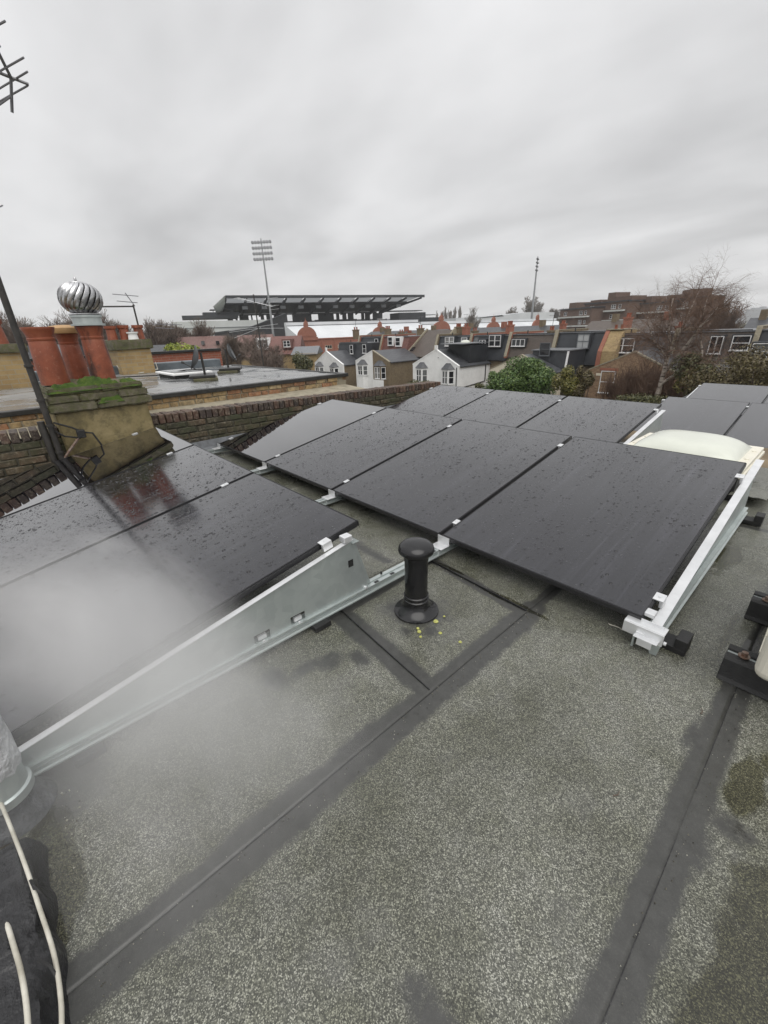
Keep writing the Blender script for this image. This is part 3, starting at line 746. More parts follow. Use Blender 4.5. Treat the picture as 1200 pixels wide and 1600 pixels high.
def side_plate(name, label, x, y0, z0, flange_out=0.035, mat=None, holes=True, length=1.70):
    """galvanised wind plate closing the end of a row, with a bright top flange"""
    t_ = thing(name, label, 'side plate', (x, y0, z0), 'galvanised side plates')
    bt = 0.052
    def top(y): return 0.098 + (y-0.03)*math.tan(TILT) - 0.004
    ye = length-0.09
    if holes:
        # plate with three square-cut openings: built as a strip grid so that the openings are real
        hs = [(ye-0.38, 0.075, 0.075, 0.042), (ye-0.56, 0.075, 0.075, 0.042)]
        b = MB()
        cuts = sorted([0.0]+[h[0] for h in hs]+[h[0]+h[2] for h in hs]+[ye])
        for a_, b_ in zip(cuts[:-1], cuts[1:]):
            hole = [h for h in hs if abs(h[0]-a_) < 1e-6]
            if hole:
                h = hole[0]
                b.prism([(a_, bt), (b_, bt), (b_, h[1]), (a_, h[1])], 'x', 0, 0.0025)
                b.prism([(a_, h[1]+h[3]), (b_, h[1]+h[3]), (b_, top(b_)), (a_, top(a_))], 'x', 0, 0.0025)
            elif b_ == ye:
                b.prism([(a_, bt), (b_+0.09, bt), (b_, top(b_)), (a_, top(a_))], 'x', 0, 0.0025)
            else:
                b.prism([(a_, bt), (b_, bt), (b_, top(b_)), (a_, top(a_))], 'x', 0, 0.0025)
    else:
        b = MB().prism([(0, bt), (ye+0.09, bt), (ye, top(ye)), (0, top(0))], 'x', 0, 0.0025)
    b.build('plate', mat or M['galv'], t_)
    MB().prism([(0, top(0)+0.0002), (ye, top(ye)+0.0002), (ye, top(ye)+0.0032), (0, top(0)+0.0032)], 'x', -0.016, flange_out-0.018).build('top_flange', M['alu'], t_)
    MB().prism([(0, bt-0.012), (ye+0.09, bt-0.012), (ye+0.09, bt-0.0005), (0, bt-0.0005)], 'x', -0.004, 0.014).build('bottom_flange', M['galv'], t_)
    if holes:
        for hy in (ye-0.36, ye-0.54):
            MB().box((-0.016, hy, 0.076), (-0.004, hy+0.04, 0.098)).build('folded_tab', M['alu'], t_)
            MB().tube((0.003, hy+0.02, 0.072), (0.014, hy+0.02, 0.072), 0.006, n=6).build('bolt', M['alu'], t_)
        yn = ye-0.005
        MB().prism([(yn, 0.30), (yn+0.03, 0.265), (yn+0.012, 0.235)], 'x', -0.03, -0.003).build('folded_tab', M['galv'], t_)
        MB().box((0.0027, ye-0.035, 0.232), (0.004, ye-0.005, 0.27)).build('notch', M['rubber'], t_)
        MB().tube((0.0, ye+0.06, 0.072), (0.016, ye+0.06, 0.072), 0.009, n=8).build('bolt', M['alu'], t_)
        MB().box((-0.03, ye-0.055, top(ye)-0.002), (0.014, ye-0.006, top(ye)+0.030)).build('end_clamp', M['alu'], t_, bevel=0.004)
    return t_
side_plate('side_plate', 'large galvanised side plate closing the near left solar row', -CW+0.040, -ROWP, 0.0, 0.030)
side_plate('side_plate', 'long side plate with bright white top strip at the right end of the middle row', 0.030, 0.0, 0.0, 0.044, holes=False, length=1.95)
side_plate('side_plate', 'side plate at the end of the back row beside the opal rooflight', -CW+0.040, ROWP, -0.045, 0.045, holes=False)
side_plate('side_plate', 'white-edged side plate at the left end of the farthest rear-roof row', X4-0.03, 5.31+ROWP, Z2, 0.04, holes=False)

# white end cap, clamp and stray wire at the front right corner of the middle row
t_ = thing('rail_end_cap', 'white folded rail end with clamp at the front right panel corner', 'rail end', (0.03, -0.03, 0.0))
b = MB(); b.box((-0.10, -0.012, 0.055), (0.055, -0.006, 0.110)); b.box((-0.10, -0.006, 0.108), (0.055, 0.05, 0.1118)); b.build('end_plate', M['alu'], t_, bevel=0.002)
MB().prism([(0.002, 0.056), (0.052, 0.056), (0.045, 0.004), (0.020, 0.002)], 'y', -0.014, -0.010).build('lower_tongue', M['galv'], t_)
MB().box((-0.045, -0.022, 0.066), (-0.012, -0.0125, 0.086)).build('clip', M['alu'], t_, bevel=0.002)
MB().box((-0.050, -0.030, 0.010), (-0.042, -0.016, 0.072)).build('tab', M['galv'], t_)
MB().box((-0.046, 0.045, 0.131), (-0.006, 0.092, 0.150)).build('clamp_block', M['alu'], t_, bevel=0.004)
MB().tube((0.056, 0.0, 0.07), (0.066, 0.0, 0.07), 0.008, n=8).build('bolt', M['alu'], t_)
pp = [Vector((-0.075, 0.01, 0.02)), Vector((-0.10, 0.0, 0.03)), Vector((-0.13, -0.005, 0.028)), Vector((-0.14, 0.012, 0.018)), Vector((-0.12, 0.022, 0.010))]
tag(MB().path(pp, 0.0016, 6).build('wire_offcut', M['cable_white']), 'thin curled white wire end lying by the panel corner', 'wire')

# ------------------------------------------------------------------ soil vent pipe
vp = thing('vent_pipe', 'black plastic vent pipe with domed cap standing on the felt', 'vent pipe', (-0.854, -0.530, 0.004))
MB().lathe([(0.112, 0.0), (0.111, 0.004), (0.102, 0.007), (0.090, 0.014), (0.074, 0.024), (0.064, 0.036), (0.060, 0.050), (0.057, 0.062)], 40).build('base_flange', M['soil_pipe'], vp, smooth=True)
MB().lathe([(0.056, 0.02), (0.056, 0.32)], 40).build('pipe', M['soil_pipe'], vp, smooth=True)
MB().lathe([(0.060, 0.062), (0.0635, 0.066), (0.0635, 0.074), (0.0585, 0.078), (0.0585, 0.086), (0.062, 0.089), (0.062, 0.096), (0.057, 0.100)], 40, cap=False).build('collar_ring', M['soil_pipe'], vp, smooth=True)
MB().lathe([(0.058, 0.288), (0.060, 0.316), (0.076, 0.330), (0.084, 0.338), (0.086, 0.350), (0.083, 0.362), (0.070, 0.376), (0.045, 0.386), (0.018, 0.389), (0.0, 0.3895)], 48, cap=False).build('domed_cap', M['soil_pipe'], vp, smooth=True)
for k, (px, py, r, h) in enumerate([(681, 971, 0.013, 0.006), (653, 982, 0.008, 0.005), (655, 987, 0.010, 0.006), (657, 995, 0.007, 0.004), (688, 989, 0.009, 0.003), (719, 1003, 0.008, 0.003), (676, 962, 0.006, 0.004), (694, 963, 0.006, 0.003)]):
    p = at_z(px, py, 0.004)
    tag(MB().lathe([(r, 0), (r*0.8, h*0.7), (r*0.3, h), (0, h)], 10, p, cap=False).build('lichen_tuft', M['lichen'], smooth=True), ['largest yellow lichen tuft, right front of the vent pipe base', 'uppermost of three stacked lichen tufts before the vent pipe', 'middle of three stacked lichen tufts before the vent pipe', 'lowest of three stacked lichen tufts before the vent pipe', 'flat lichen tuft below the largest one by the vent pipe', 'lichen tuft farthest from the vent pipe, toward the seam', 'pale lichen speck just above the largest tuft', 'pale lichen speck right of the largest tuft'][k], 'lichen', 'yellow lichen tufts by the vent pipe')

# ------------------------------------------------------------------ opal rooflight
rl = thing('rooflight', 'cream opal domed rooflight on an upstand behind the middle row', 'rooflight', (-0.525, 2.66, -0.03))
hx, hy = 0.47, 0.46
b = MB(); b.box((-hx+0.03, -hy+0.03, 0.0), (hx-0.03, hy-0.03, 0.20)); b.build('upstand', M['black_felt'], rl)
b = MB(); b.box((-hx, -hy, 0.20), (hx, hy, 0.235)); b.build('frame', M['cream'], rl, bevel=0.008)
b = MB(); b.box((-hx+0.012, -hy+0.012, 0.2352), (hx-0.012, hy-0.012, 0.268)); b.build('dome_rim', M['cream'], rl, bevel=0.008)
d = MB(); n = 28
for j in range(n+1):
    for i in range(n+1):
        u, v_ = -1+2*i/n, -1+2*j/n
        hgt = max(0, (1-u**4))*max(0, (1-v_**4)); hgt = hgt**0.62
        d.v.append((u*(hx-0.085), v_*(hy-0.085), 0.268+0.125*hgt*(1-0.18*(u*u+v_*v_)/2)))
for j in range(n):
    for i in range(n):
        o = j*(n+1)+i; d.f.append((o, o+1, o+n+2, o+n+1))
d.build('dome', M['opal'], rl, smooth=True)
cap = MB().lathe([(0.016, 0), (0.016, 0.006), (0.008, 0.010), (0, 0.010)], 12, cap=False).mesh('screw_cap'); cap.materials.append(M['cream'])
for sx, sy in ((-1, 0.55), (-1, -0.2), (1, 0.55), (1, -0.2), (0.6, 1), (-0.6, 1)): sub('screw_cap', cap, rl, (sx*(hx-0.05), sy*(hy-0.05), 0.268))
# flashing strip and curled felt at the foot of the upstand
tag(lump_box(-0.10, 0.12, 2.15, 2.62, -0.05, 0.06, 0.02, 0.02, 2.0, 'felt_curl', M['felt'], None), 'curled felt dressed up at the foot of the rooflight', 'felt')

# ------------------------------------------------------------------ outdoor air unit at the right edge
ac = thing('air_unit', 'cream outdoor air conditioning unit cut by the right edge', 'air conditioner', (0.362, -0.09, 0.0))
b = MB(); b.box((0, 0, 0.125), (0.33, 0.82, 0.68)); b.build('casing', M['cream'], ac, bevel=0.035, seg=4)
b = MB()
for q in range(6): b.box((-0.0035, 0.06, 0.20+q*0.07), (0.001, 0.76, 0.206+q*0.07))
b.build('panel_groove', M['cream'], ac)
for q, yy in enumerate((0.155, 0.665)):
    MB().box((0.02, yy-0.03, 0.098), (0.31, yy+0.03, 0.126)).build('bracket', M['galv'], ac)
    MB().tube((-0.035, yy, 0.095), (-0.035, yy, 0.118), 0.011, n=6).build('rusty_bolt', M['rust'], ac)
    MB().tube((-0.035, yy, 0.098), (-0.035, yy, 0.102), 0.019, n=14).build('washer', M['rust'], ac)
for q, (yy, l_) in enumerate([(0.075, 'black rubber support foot under the near end of the air unit'), (0.60, 'black rubber support foot under the far end of the air unit')]):
    prof = [(-0.085, 0.003), (0.085, 0.003), (0.075, 0.02), (0.058, 0.088), (0.046, 0.095), (0.012, 0.095), (0.011, 0.084), (-0.011, 0.084), (-0.012, 0.095), (-0.046, 0.095), (-0.058, 0.088), (-0.075, 0.02)]
    ft = thing('support_foot', l_, 'support foot', (0.275, yy, 0.0), 'feet of the air unit')
    MB().prism([(p[0], p[1]) for p in prof], 'x', 0, 0.60).build('foot_block', M['rubber'], ft, bevel=0.003)
    MB().box((0.002, -0.0105, 0.0842), (0.598, 0.0105, 0.0865)).build('channel', M['galv'], ft)

# ================================================================== PARTY WALL, CHIMNEY, NEIGHBOUR
def brick_mesh(lx, ly, lz, seed, mat):
    """a worn brick: chamfered box with jittered corners"""
    rnd = random.Random(seed); bm = bmesh.new()
    bmesh.ops.create_cube(bm, size=1.0)
    for v_ in bm.verts:
        v_.co.x *= lx*(1+rnd.uniform(-.05, .02)); v_.co.y *= ly*(1+rnd.uniform(-.05, .01)); v_.co.z *= lz*(1+rnd.uniform(-.09, .02))
    bmesh.ops.bevel(bm, geom=bm.edges[:], offset=min(lx, ly, lz)*0.09, segments=1, affect='EDGES')
    me = bpy.data.meshes.new('brick'); bm.to_mesh(me); bm.free(); me.materials.append(mat); return me
def zc(y): return -0.024*(y+0.16)          # the parapet falls gently to the rear
pw = thing('party_wall', 'low mossy party wall topped with dark bricks on edge beside the panels', 'wall', (0, 0, 0))
MB().prism([(-6, -0.3), (ROOF_END, -0.3), (ROOF_END, 0.395+zc(ROOF_END)), (-6, 0.395+zc(-6))], 'x', -5.14, X_WALL-0.012).build('mortar_core', M['mortar_dark'], pw)
cop = [brick_mesh(0.245, 0.066, 0.104, s, M['brick_dark']) for s in range(4)]
fac = [brick_mesh(0.10, 0.215, 0.064, 10+s, M['brick_moss']) for s in range(4)]
y = -3.0; k = 0
while y < ROOF_END-0.03:
    o = sub('coping_brick', cop[k % 4], pw, (-5.015+random.uniform(-.005, .005), y, 0.447+zc(y)+random.uniform(-.004, .003)), (random.uniform(-.03, .03), random.uniform(-.02, .02), random.uniform(-.015, .015)))
    y += 0.0765; k += 1
for c_ in range(6):
    z = 0.36-c_*0.0745; y = -2.4 + (0.11 if c_ % 2 else 0)
    while y < ROOF_END-0.1:
        sub('brick', fac[k % 4], pw, (X_WALL-0.046+random.uniform(-.006, .006), y, z+zc(y)+random.uniform(-.003, .003)), (random.uniform(-.02, .02), 0, random.uniform(-.02, .02)))
        y += 0.229; k += 1
# lead flashing dressed along its foot
tag(lump_box(-0.12, 0.12, 0, 0, 0, 0, 1, 0, 0, 'x', M['lead'], None) if False else MB().prism([(X_WALL+0.004, 0.0), (X_WALL+0.20, 0.004), (X_WALL+0.20, 0.010), (X_WALL+0.03, 0.05), (X_WALL+0.012, 0.13), (X_WALL+0.004, 0.13)], 'y', -2.1, ROOF_END).build('lead_flashing', M['lead']), 'grey lead flashing dressed along the foot of the party wall', 'flashing')

# neighbour's brick upstand and roof
NZ = 0.580; NXF = -6.00; NYR = 3.03
nh = thing('neighbour_house', 'neighbouring house with yellow brick edge wall and wet flat roof', 'house', (0, 0, 0))
MB().box((-11.0, -7, GROUND-0.1), (NXF-0.012, NYR-0.012, NZ-0.02)).build('wall_core', M['mortar'], nh)
st = [brick_mesh(0.10, 0.217, 0.066, 30+s, M['brick_stock']) for s in range(4)]; sh_ = [brick_mesh(0.10, 0.105, 0.066, 40+s, M['brick_stock']) for s in range(3)]
sb = [brick_mesh(0.217, 0.10, 0.066, 50+s, M['brick_stock']) for s in range(3)]
for c_ in range(4):
    z = NZ-0.058-c_*0.0745; y = -3.0+(0.06 if c_ % 2 else 0); q = 0
    while y < NYR-0.11:
        if c_ % 2 == 0: sub('brick', st[k % 4], nh, (NXF-0.044+random.uniform(-.005, .005), y, z+random.uniform(-.002, .002)), (0, 0, random.uniform(-.02, .02))); y += 0.2285
        else:
            L_ = q % 2; sub('brick', (st if L_ == 0 else sh_)[k % 3], nh, (NXF-0.044+random.uniform(-.005, .005), y, z+random.uniform(-.002, .002)), (0, 0, random.uniform(-.02, .02))); y += (0.2285+0.117)/2+0.0
        q += 1; k += 1
for c_ in range(9):
    for q in range(4): sub('brick', sb[(q+c_) % 3], nh, (NXF-0.12-q*0.229-(0.11 if c_ % 2 else 0), NYR-0.044, NZ-0.058-c_*0.0745))
MB().box((-11.0, -7, NZ-0.018), (NXF-0.03, NYR+0.0, NZ+0.012)).build('roof_membrane', M['membrane'], nh)
MB().box((NXF-0.085, -7, NZ-0.030), (NXF+0.028, NYR+0.03, NZ+0.030)).build('edge_trim', M['dark_trim'], nh, bevel=0.008)
MB().box((-10.9, NYR-0.05, NZ-0.03), (NXF-0.087, NYR+0.03, NZ+0.028)).build('rear_edge_trim', M['dark_trim'], nh, bevel=0.008)
MB().box((-11.25, -7, NZ-0.3), (-10.85, 2.7, NZ+0.19)).build('far_upstand', M['bluegrey'], nh, bevel=0.02)
# mortar ledge between the two walls
MB().prism([(-6.02, 0.1), (-5.135, 0.1), (-5.135, 0.365), (-6.02, 0.42)], 'y', -6, NYR-0.05).build('mortar_ledge', M['mortar'], nh)
# membrane laps
for yy in (-1.2, -0.2, 0.8, 1.75): MB().box((-10.8, yy, NZ+0.0122), (NXF-0.1, yy+0.05, NZ+0.016)).build('membrane_lap', M['membrane'], nh)
K_ = 1.134
def RS(x, y_, z): return Vector((CAM.x+(x-CAM.x)*K_, CAM.y+(y_-CAM.y)*K_, CAM.z+(z-CAM.z)*K_))
NO = 0.665
# roof hatch
hp = at_z(288, 588, NZ+0.014)
ha = thing('roof_hatch', 'low white roof hatch on the neighbouring flat roof', 'roof hatch', hp)
MB().box((-0.5, -0.32, 0), (0.5, 0.32, 0.06)).build('hatch_kerb', M['rubber'], ha); MB().box((-0.55, -0.37, 0.062), (0.55, 0.37, 0.10)).build('hatch_lid', M['white_paint'], ha, bevel=0.01); MB().box((-0.45, -0.3, 0.101), (0.45, 0.3, 0.115)).build('hatch_pane', M['membrane'], ha)
# satellite dishes on slab bases
def dish(loc, rz, scale, label, post_h):
    t_ = thing('satellite_dish', label, 'satellite dish', loc, 'dishes on the neighbouring roof')
    t_.rotation_euler = (0, 0, rz)
    MB().box((-0.26, -0.2, 0.0), (0.26, 0.2, 0.05)).build('slab_base', M['stone'], t_, bevel=0.01)
    MB().box((-0.2, -0.26, 0.051), (0.22, 0.17, 0.10)).build('slab_base', M['dark_trim'], t_, bevel=0.01)
    MB().tube((0, 0, 0.10), (0, 0, post_h), 0.02).build('post', M['mast'], t_)
    d = MB(); n = 20; R_ = 0.2*scale
    cen = Vector((0.02, -0.06, post_h-0.10*scale))
    ax = Vector((0, -cos(radians(20)), sin(radians(20)))); a1 = Vector((1, 0, 0)); a2 = ax.cross(a1)
    rings = 6
    for off in (0.0, -0.008):
        for j in range(rings+1):
            rr = R_*j/rings
            for q in range(n):
                a = 2*pi*q/n; d.v.append(tuple(cen+a1*(cos(a)*rr)+a2*(sin(a)*rr*1.1)+ax*(0.09*scale*(rr/R_)**2+off)))
    for s_ in (0, 1):
        o = s_*(rings+1)*n
        for j in range(rings):
            for q in range(n):
                q2 = (q+1) % n; d.f.append((o+j*n+q, o+j*n+q2, o+(j+1)*n+q2, o+(j+1)*n+q))
    d.build('reflector', M['dish'], t_, smooth=True)
    tip = cen+ax*(0.26*scale)+a2*(-0.14*scale)
    MB().tube(cen-a2*(R_*1.0), tip, 0.008).build('feed_arm', M['mast'], t_); MB().tube(tip, tip-ax*0.05, 0.02).build('feed_horn', M['mast'], t_)
dish(at_z(322, 594, NZ+0.012), radians(-20), 0.95, 'satellite dish seen edge-on upon dark slabs beside the roof hatch', 0.46)
dish(at_z(358, 582, NZ+0.012), radians(150), 0.80, 'grey satellite dish on a slim black post at the back of the neighbouring roof', 0.46)
MB_ = MB().path([RS(-9.4, -0.6, NO+0.05), RS(-8.6, -0.2, NO+0.03), RS(-7.9, 0.35, NO+0.05), RS(-7.4, 0.7, NO+0.13), RS(-7.2, 0.9, NO+0.13)], 0.012, 6)
tag(MB_.build('roof_cable', M['rubber'], smooth=True), 'black cable trailing across the neighbouring roof to its hatch', 'cable')
MB_ = MB().path([RS(-9.5, 0.1, NO+0.18), RS(-9.3, 0.13, NO+0.03), RS(-9.2, 0.4, NO+0.03), RS(-9.25, 0.75, NO+0.07), RS(-9.5, 0.8, NO+0.19)], 0.012, 6)
tag(MB_.build('roof_cable', M['cable_white'], smooth=True), 'white cable looping off the blue-grey upstand of the neighbouring roof', 'cable')
MB_ = MB().tube(RS(-8.6, -3.0, NO+0.075), RS(-8.6, -1.55, NO+0.075), 0.055, n=14)
tag(MB_.build('roof_pipe', M['bluegrey'], smooth=True), 'pale blue-grey pipe lying on the neighbouring roof left of the mast', 'pipe')

# near chimney stack
cy0, cy1, cx0, cx1 = -1.43, -0.60, -5.60, -4.79
ch = thing('chimney_stack', 'mossy rendered chimney stack with three clay pots beside the mast', 'chimney', (0, 0, 0))
def rough_block(x0, x1, y0, y1, z0, z1, name, mat, amp, parent, cuts=4, bev=0.012):
    bm = bmesh.new(); bmesh.ops.create_cube(bm, size=1.0)
    for v_ in bm.verts: v_.co = Vector(((x0+x1)/2+v_.co.x*(x1-x0), (y0+y1)/2+v_.co.y*(y1-y0), (z0+z1)/2+v_.co.z*(z1-z0)))
    bmesh.ops.bevel(bm, geom=bm.edges[:], offset=bev, segments=2, affect='EDGES')
    bmesh.ops.subdivide_edges(bm, edges=[e for e in bm.edges if e.calc_length() > 0.06], cuts=cuts, use_grid_fill=True)
    for v_ in bm.verts:
        v_.co += Vector((noise.noise(v_.co*9), noise.noise(v_.co*9+Vector((5, 0, 0))), noise.noise(v_.co*9+Vector((0, 9, 0)))))*amp
    me = bpy.data.meshes.new(name); bm.to_mesh(me); bm.free(); me.materials.append(mat)
    for p in me.polygons: p.use_smooth = True
    try: me.set_sharp_from_angle(angle=radians(35))
    except Exception: pass
    o = bpy.data.objects.new(name, me); COL.objects.link(o); o.parent = parent; return o
MB().box((cx0+0.03, cy0+0.03, 0.3), (cx1-0.02, cy1-0.03, 0.88)).build('core', M['render'], ch)
rough_block(cx0, cx1, cy0, cy1, -0.05, 0.672, 'rendered_shaft', M['render'], 0.010, ch, 9)
for z0, z1, ov, cutsy in ((0.674, 0.752, 0.045, (0.0, 0.45, 1.0)), (0.754, 0.825, 0.025, (0.0, 0.3, 0.68, 1.0)), (0.827, 0.895, 0.0, (0.0, 0.52, 1.0))):
    ya, yb = cy0-ov, cy1+ov
    for a_, b_ in zip(cutsy[:-1], cutsy[1:]):
        rough_block(cx0-ov, cx1+ov, ya+(yb-ya)*a_+0.003, ya+(yb-ya)*b_-0.003, z0, z1, 'stone_block', M['stone'], 0.009, ch, 5)
# mortar flaunching and moss on top
def mound(x0, x1, y0, y1, z0, h, seed, name, mat, parent, n=30, thr=None):
    d = MB()
    for j in range(n+1):
        for i in range(n+1):
            u, v_ = i/n, j/n
            e = min(u, 1-u, v_, 1-v_)*2
            x = x0+(x1-x0)*u; y_ = y0+(y1-y0)*v_
            k_ = sstep(0, 0.45, e)
            zz = z0-0.03+(h+0.03)*k_*(0.72+0.55*noise.noise((x*9+seed, y_*9, 1.3))+0.25*noise.noise((x*28, y_*28, seed)))
            d.v.append((x+0.02*noise.noise((y_*14, seed, 0)), y_+0.02*noise.noise((x*14, seed, 4)), zz))
    for j in range(n):
        for i in range(n):
            o = j*(n+1)+i; d.f.append((o, o+1, o+n+2, o+n+1))
    return d.build(name, mat, parent, smooth=True)
mound(cx0+0.02, cx1-0.03, cy0+0.02, cy1-0.05, 0.892, 0.055, 1.0, 'mortar_bed', M['stone'], ch)
mound(cx1-0.36, cx1+0.012, cy0+0.22, cy1-0.16, 0.885, 0.085, 2.7, 'moss', M['moss'], ch)
mound(cx1-0.22, cx1+0.012, cy0+0.0, cy0+0.36, 0.880, 0.050, 5.7, 'moss', M['moss'], ch)
mound(cx1-0.05, cx1+0.05, cy0+0.38, cy0+0.62, 0.752, 0.05, 8.1, 'moss', M['moss'], ch, 18)
mound(cx1-0.3, cx1+0.01, cy1-0.22, cy1-0.02, 0.885, 0.04, 3.3, 'moss', M['moss'], ch, 18)
def pot(name, label, c, h, r, mat, rim, parent=None):
    t_ = thing(name, label, 'chimney pot', c, 'clay pots on the near stack')
    MB().lathe([(r*1.00, -0.03), (r*1.0, 0.0), (r*0.99, h*0.35), (r*0.90, h*0.74), (r*0.885, h*0.75), (r*0.93, h*0.765), (r*0.93, h*0.80), (r*0.89, h*0.81), (r*0.92, h*0.86), (r*1.06, h*0.95), (r*1.10, h*0.985), (r*1.08, h), (r*0.95, h), (r*0.85, h*0.95), (r*0.80, h*0.4)], 40, cap=False).build('pot_body', mat, t_, smooth=True)
    return t_
pt1 = pot('chimney_pot', 'tall orange terracotta pot, leftmost on the near chimney stack', (-5.16, -1.305, 0.94), 0.50, 0.124, M['terra'], 1)
pt2 = pot('chimney_pot', 'squat orange terracotta pot with buff rim at the back of the stack', (-5.50, -1.05, 0.95), 0.43, 0.100, M['terra'], 1)
MB().lathe([(0.11, 0.43), (0.15, 0.435), (0.16, 0.46), (0.16, 0.485), (0.13, 0.505), (0.06, 0.515), (0, 0.517)], 32, cap=False).build('buff_cap', M['terra_buff'], pt2, smooth=True)
pt3 = pot('chimney_pot', 'soot-streaked terracotta pot carrying the spinning cowl', (-5.12, -0.885, 0.94), 0.50, 0.114, M['terra_soot'], 1)
# turbine cowl
tb = thing('chimney_cowl', 'round steel turbine cowl with curved vanes on the sooty pot', 'cowl', (-5.12, -0.885, 1.443))
MB().lathe([(0.150, 0.0), (0.150, 0.018), (0.128, 0.020), (0.128, 0.075), (0.140, 0.077), (0.140, 0.097), (0.12, 0.099)], 32).build('collar', M['galv'], tb, smooth=True)
MB().lathe([(0.13, 0.0985), (0.145, 0.102), (0.145, 0.112), (0.06, 0.116)], 32).build('base_ring', M['steel'], tb, smooth=True)
MB().lathe([(0.10, 0.11), (0.125, 0.18), (0.13, 0.24), (0.11, 0.32), (0.06, 0.372), (0.0, 0.38)], 28, cap=False).build('dark_core', M['rubber'], tb, smooth=True)
vm = MB(); ns = 14; R_ = 0.178; wv = 2*pi/18*1.1
for j in range(ns+1):
    f_ = j/ns; th = radians(-58)+f_*radians(58+74)
    z = 0.245+0.148*sin(th); r_ = R_*cos(th)**0.85 if cos(th) > 0 else 0.01
    tw = f_*1.15
    for e_, dr in ((-0.5, 0.004), (0.0, 0.012), (0.42, -0.022)):
        a = tw+e_*wv*1.15; vm.v.append((cos(a)*(r_+dr), sin(a)*(r_+dr), z))
for j in range(ns):
    for q in range(2): o = j*3+q; vm.f.append((o, o+1, o+4, o+3))
vme = vm.mesh('vane'); vme.materials.append(M['steel'])
for p in vme.polygons: p.use_smooth = True
for q in range(18): sub('vane', vme, tb, (0, 0, 0), (0, 0, 2*pi*q/18))
MB().lathe([(0.07, 0.380), (0.06, 0.393), (0.02, 0.400), (0.012, 0.403), (0.014, 0.42), (0.008, 0.433), (0, 0.435)], 20, cap=False).build('top_cap', M['steel'], tb, smooth=True)

# mast with the TV aerial
ms = thing('aerial_mast', 'tall black steel mast strapped to the left of the chimney stack', 'mast', (-4.75, -1.495, 0))
MB().tube((0, 0, 0.0), (0, 0, 3.9), 0.027, n=14).build('mast_tube', M['mast'], ms, smooth=True)
MB().tube((-0.02, -0.06, 0.0), (-0.02, -0.06, 0.62), 0.030, n=10).build('lower_bracket', M['mast'], ms, smooth=True)
for zz in (0.30, 0.56, 0.80, 1.1):
    MB().lathe([(0.034, 0), (0.036, 0.012), (0.034, 0.024)], 14, (0, 0, zz)).build('strap', M['mast'], ms, smooth=True)
MB().path([Vector((0.02, 0.03, 0.60)), Vector((0.02, 0.16, 0.53)), Vector((0.02, 0.24, 0.47)), Vector((0.02, 0.20, 0.42)), Vector((0.03, 0.08, 0.46)), Vector((0.03, 0.02, 0.52))], 0.009, 6).build('cable_loop', M['rubber'], ms, smooth=True)
MB().path([Vector((0.02, 0.24, 0.47)), Vector((0.02, 0.31, 0.45)), Vector((0.03, 0.36, 0.30)), Vector((0.03, 0.46, 0.25)), Vector((0.03, 0.62, 0.27))], 0.009, 6).build('down_cable', M['rubber'], ms, smooth=True)
MB().tube((0.01, 0.02, 0.25), (0.02, 0.22, 0.46), 0.014, n=6).build('strut', M['rust'], ms)
MB().box((0.0, 0.18, 0.42), (0.05, 0.25, 0.50)).build('junction_box', M['rubber'], ms, bevel=0.008)
ae = thing('tv_aerial', 'TV aerial with short rods on the mast, at the upper left edge', 'aerial', (0, 0, 0))
zA = 3.22
hub = at_z(17, 121, zA)
mt = Vector((-4.75, -1.495, zA))
MB().tube(at_z(-6, 75, zA+0.08), hub, 0.012, n=6).build('boom', M['aerial'], ae)
MB().tube(mt+Vector((0, 0, 0.05)), hub, 0.012, n=6).build('boom', M['aerial'], ae)
MB().tube(hub, at_z(45, 132, zA-0.02), 0.011, n=6).build('reflector_arm', M['aerial'], ae)
MB().tube(hub, at_z(19, 176, zA-0.20), 0.011, n=6).build('reflector_arm', M['aerial'], ae)
for (a_, b_, dz) in (((-60, 145), (37, 90), 0.02), ((-50, 168), (43, 112), 0.0), ((-60, 192), (43, 134), -0.03), ((-60, 206), (17, 151), -0.13), ((-60, 70), (8, 33), 0.1), ((-60, 113), (0, 72), 0.06), ((-60, 355), (4, 321), -0.35)):
    MB().tube(at_z(*a_, zA+dz), at_z(*b_, zA+dz), 0.007, n=6).build('rod', M['aerial'], ae)

# ================================================================== THE TERRACE ACROSS THE GARDENS (backs of houses)
def window(parent, x, y, z, w_, h_, style='sash', mat=None, glass=None, slope=0.0):
    """x,z centre on a wall facing -y at y; frame and bars proud of the pane"""
    mat = mat or M['upvc']; t_ = 0.055 if h_ > 0.8 else 0.04
    b = MB(); x0, x1, z0, z1 = -w_/2, w_/2, -h_/2, h_/2
    b.box((x0, -0.05, z0), (x0+t_, 0.02, z1)); b.box((x1-t_, -0.05, z0), (x1, 0.02, z1))
    b.box((x0+t_, -0.05, z1-t_), (x1-t_, 0.02, z1)); b.box((x0+t_, -0.05, z0), (x1-t_, 0.02, z0+t_))
    if style in ('sash', 'double', 'sash4'): b.box((x0+t_, -0.045, -t_*0.45), (x1-t_, 0.018, t_*0.45))
    if style in ('double',): b.box((-t_*0.9, -0.048, z0+t_), (t_*0.9, 0.019, z1-t_))
    if style == 'sash4': b.box((-0.012, -0.04, z0+t_), (0.012, 0.018, z1-t_))
    if style == 'triple':
        for q in (-1, 1): b.box((q*w_/6-0.03, -0.045, z0+t_), (q*w_/6+0.03, 0.018, z1-t_))
    b.box((x0-0.05, -0.10, z0-0.06), (x1+0.05, 0.02, z0-0.001))
    o = b.build('window', mat, parent); o.location = (x, y, z)
    if slope: o.rotation_euler = (-slope, 0, 0)
    p = MB().box((x0+0.01, 0.0, z0+0.01), (x1-0.01, 0.012, z1-0.01)).build('pane', glass or M['glass'], o)
    return o
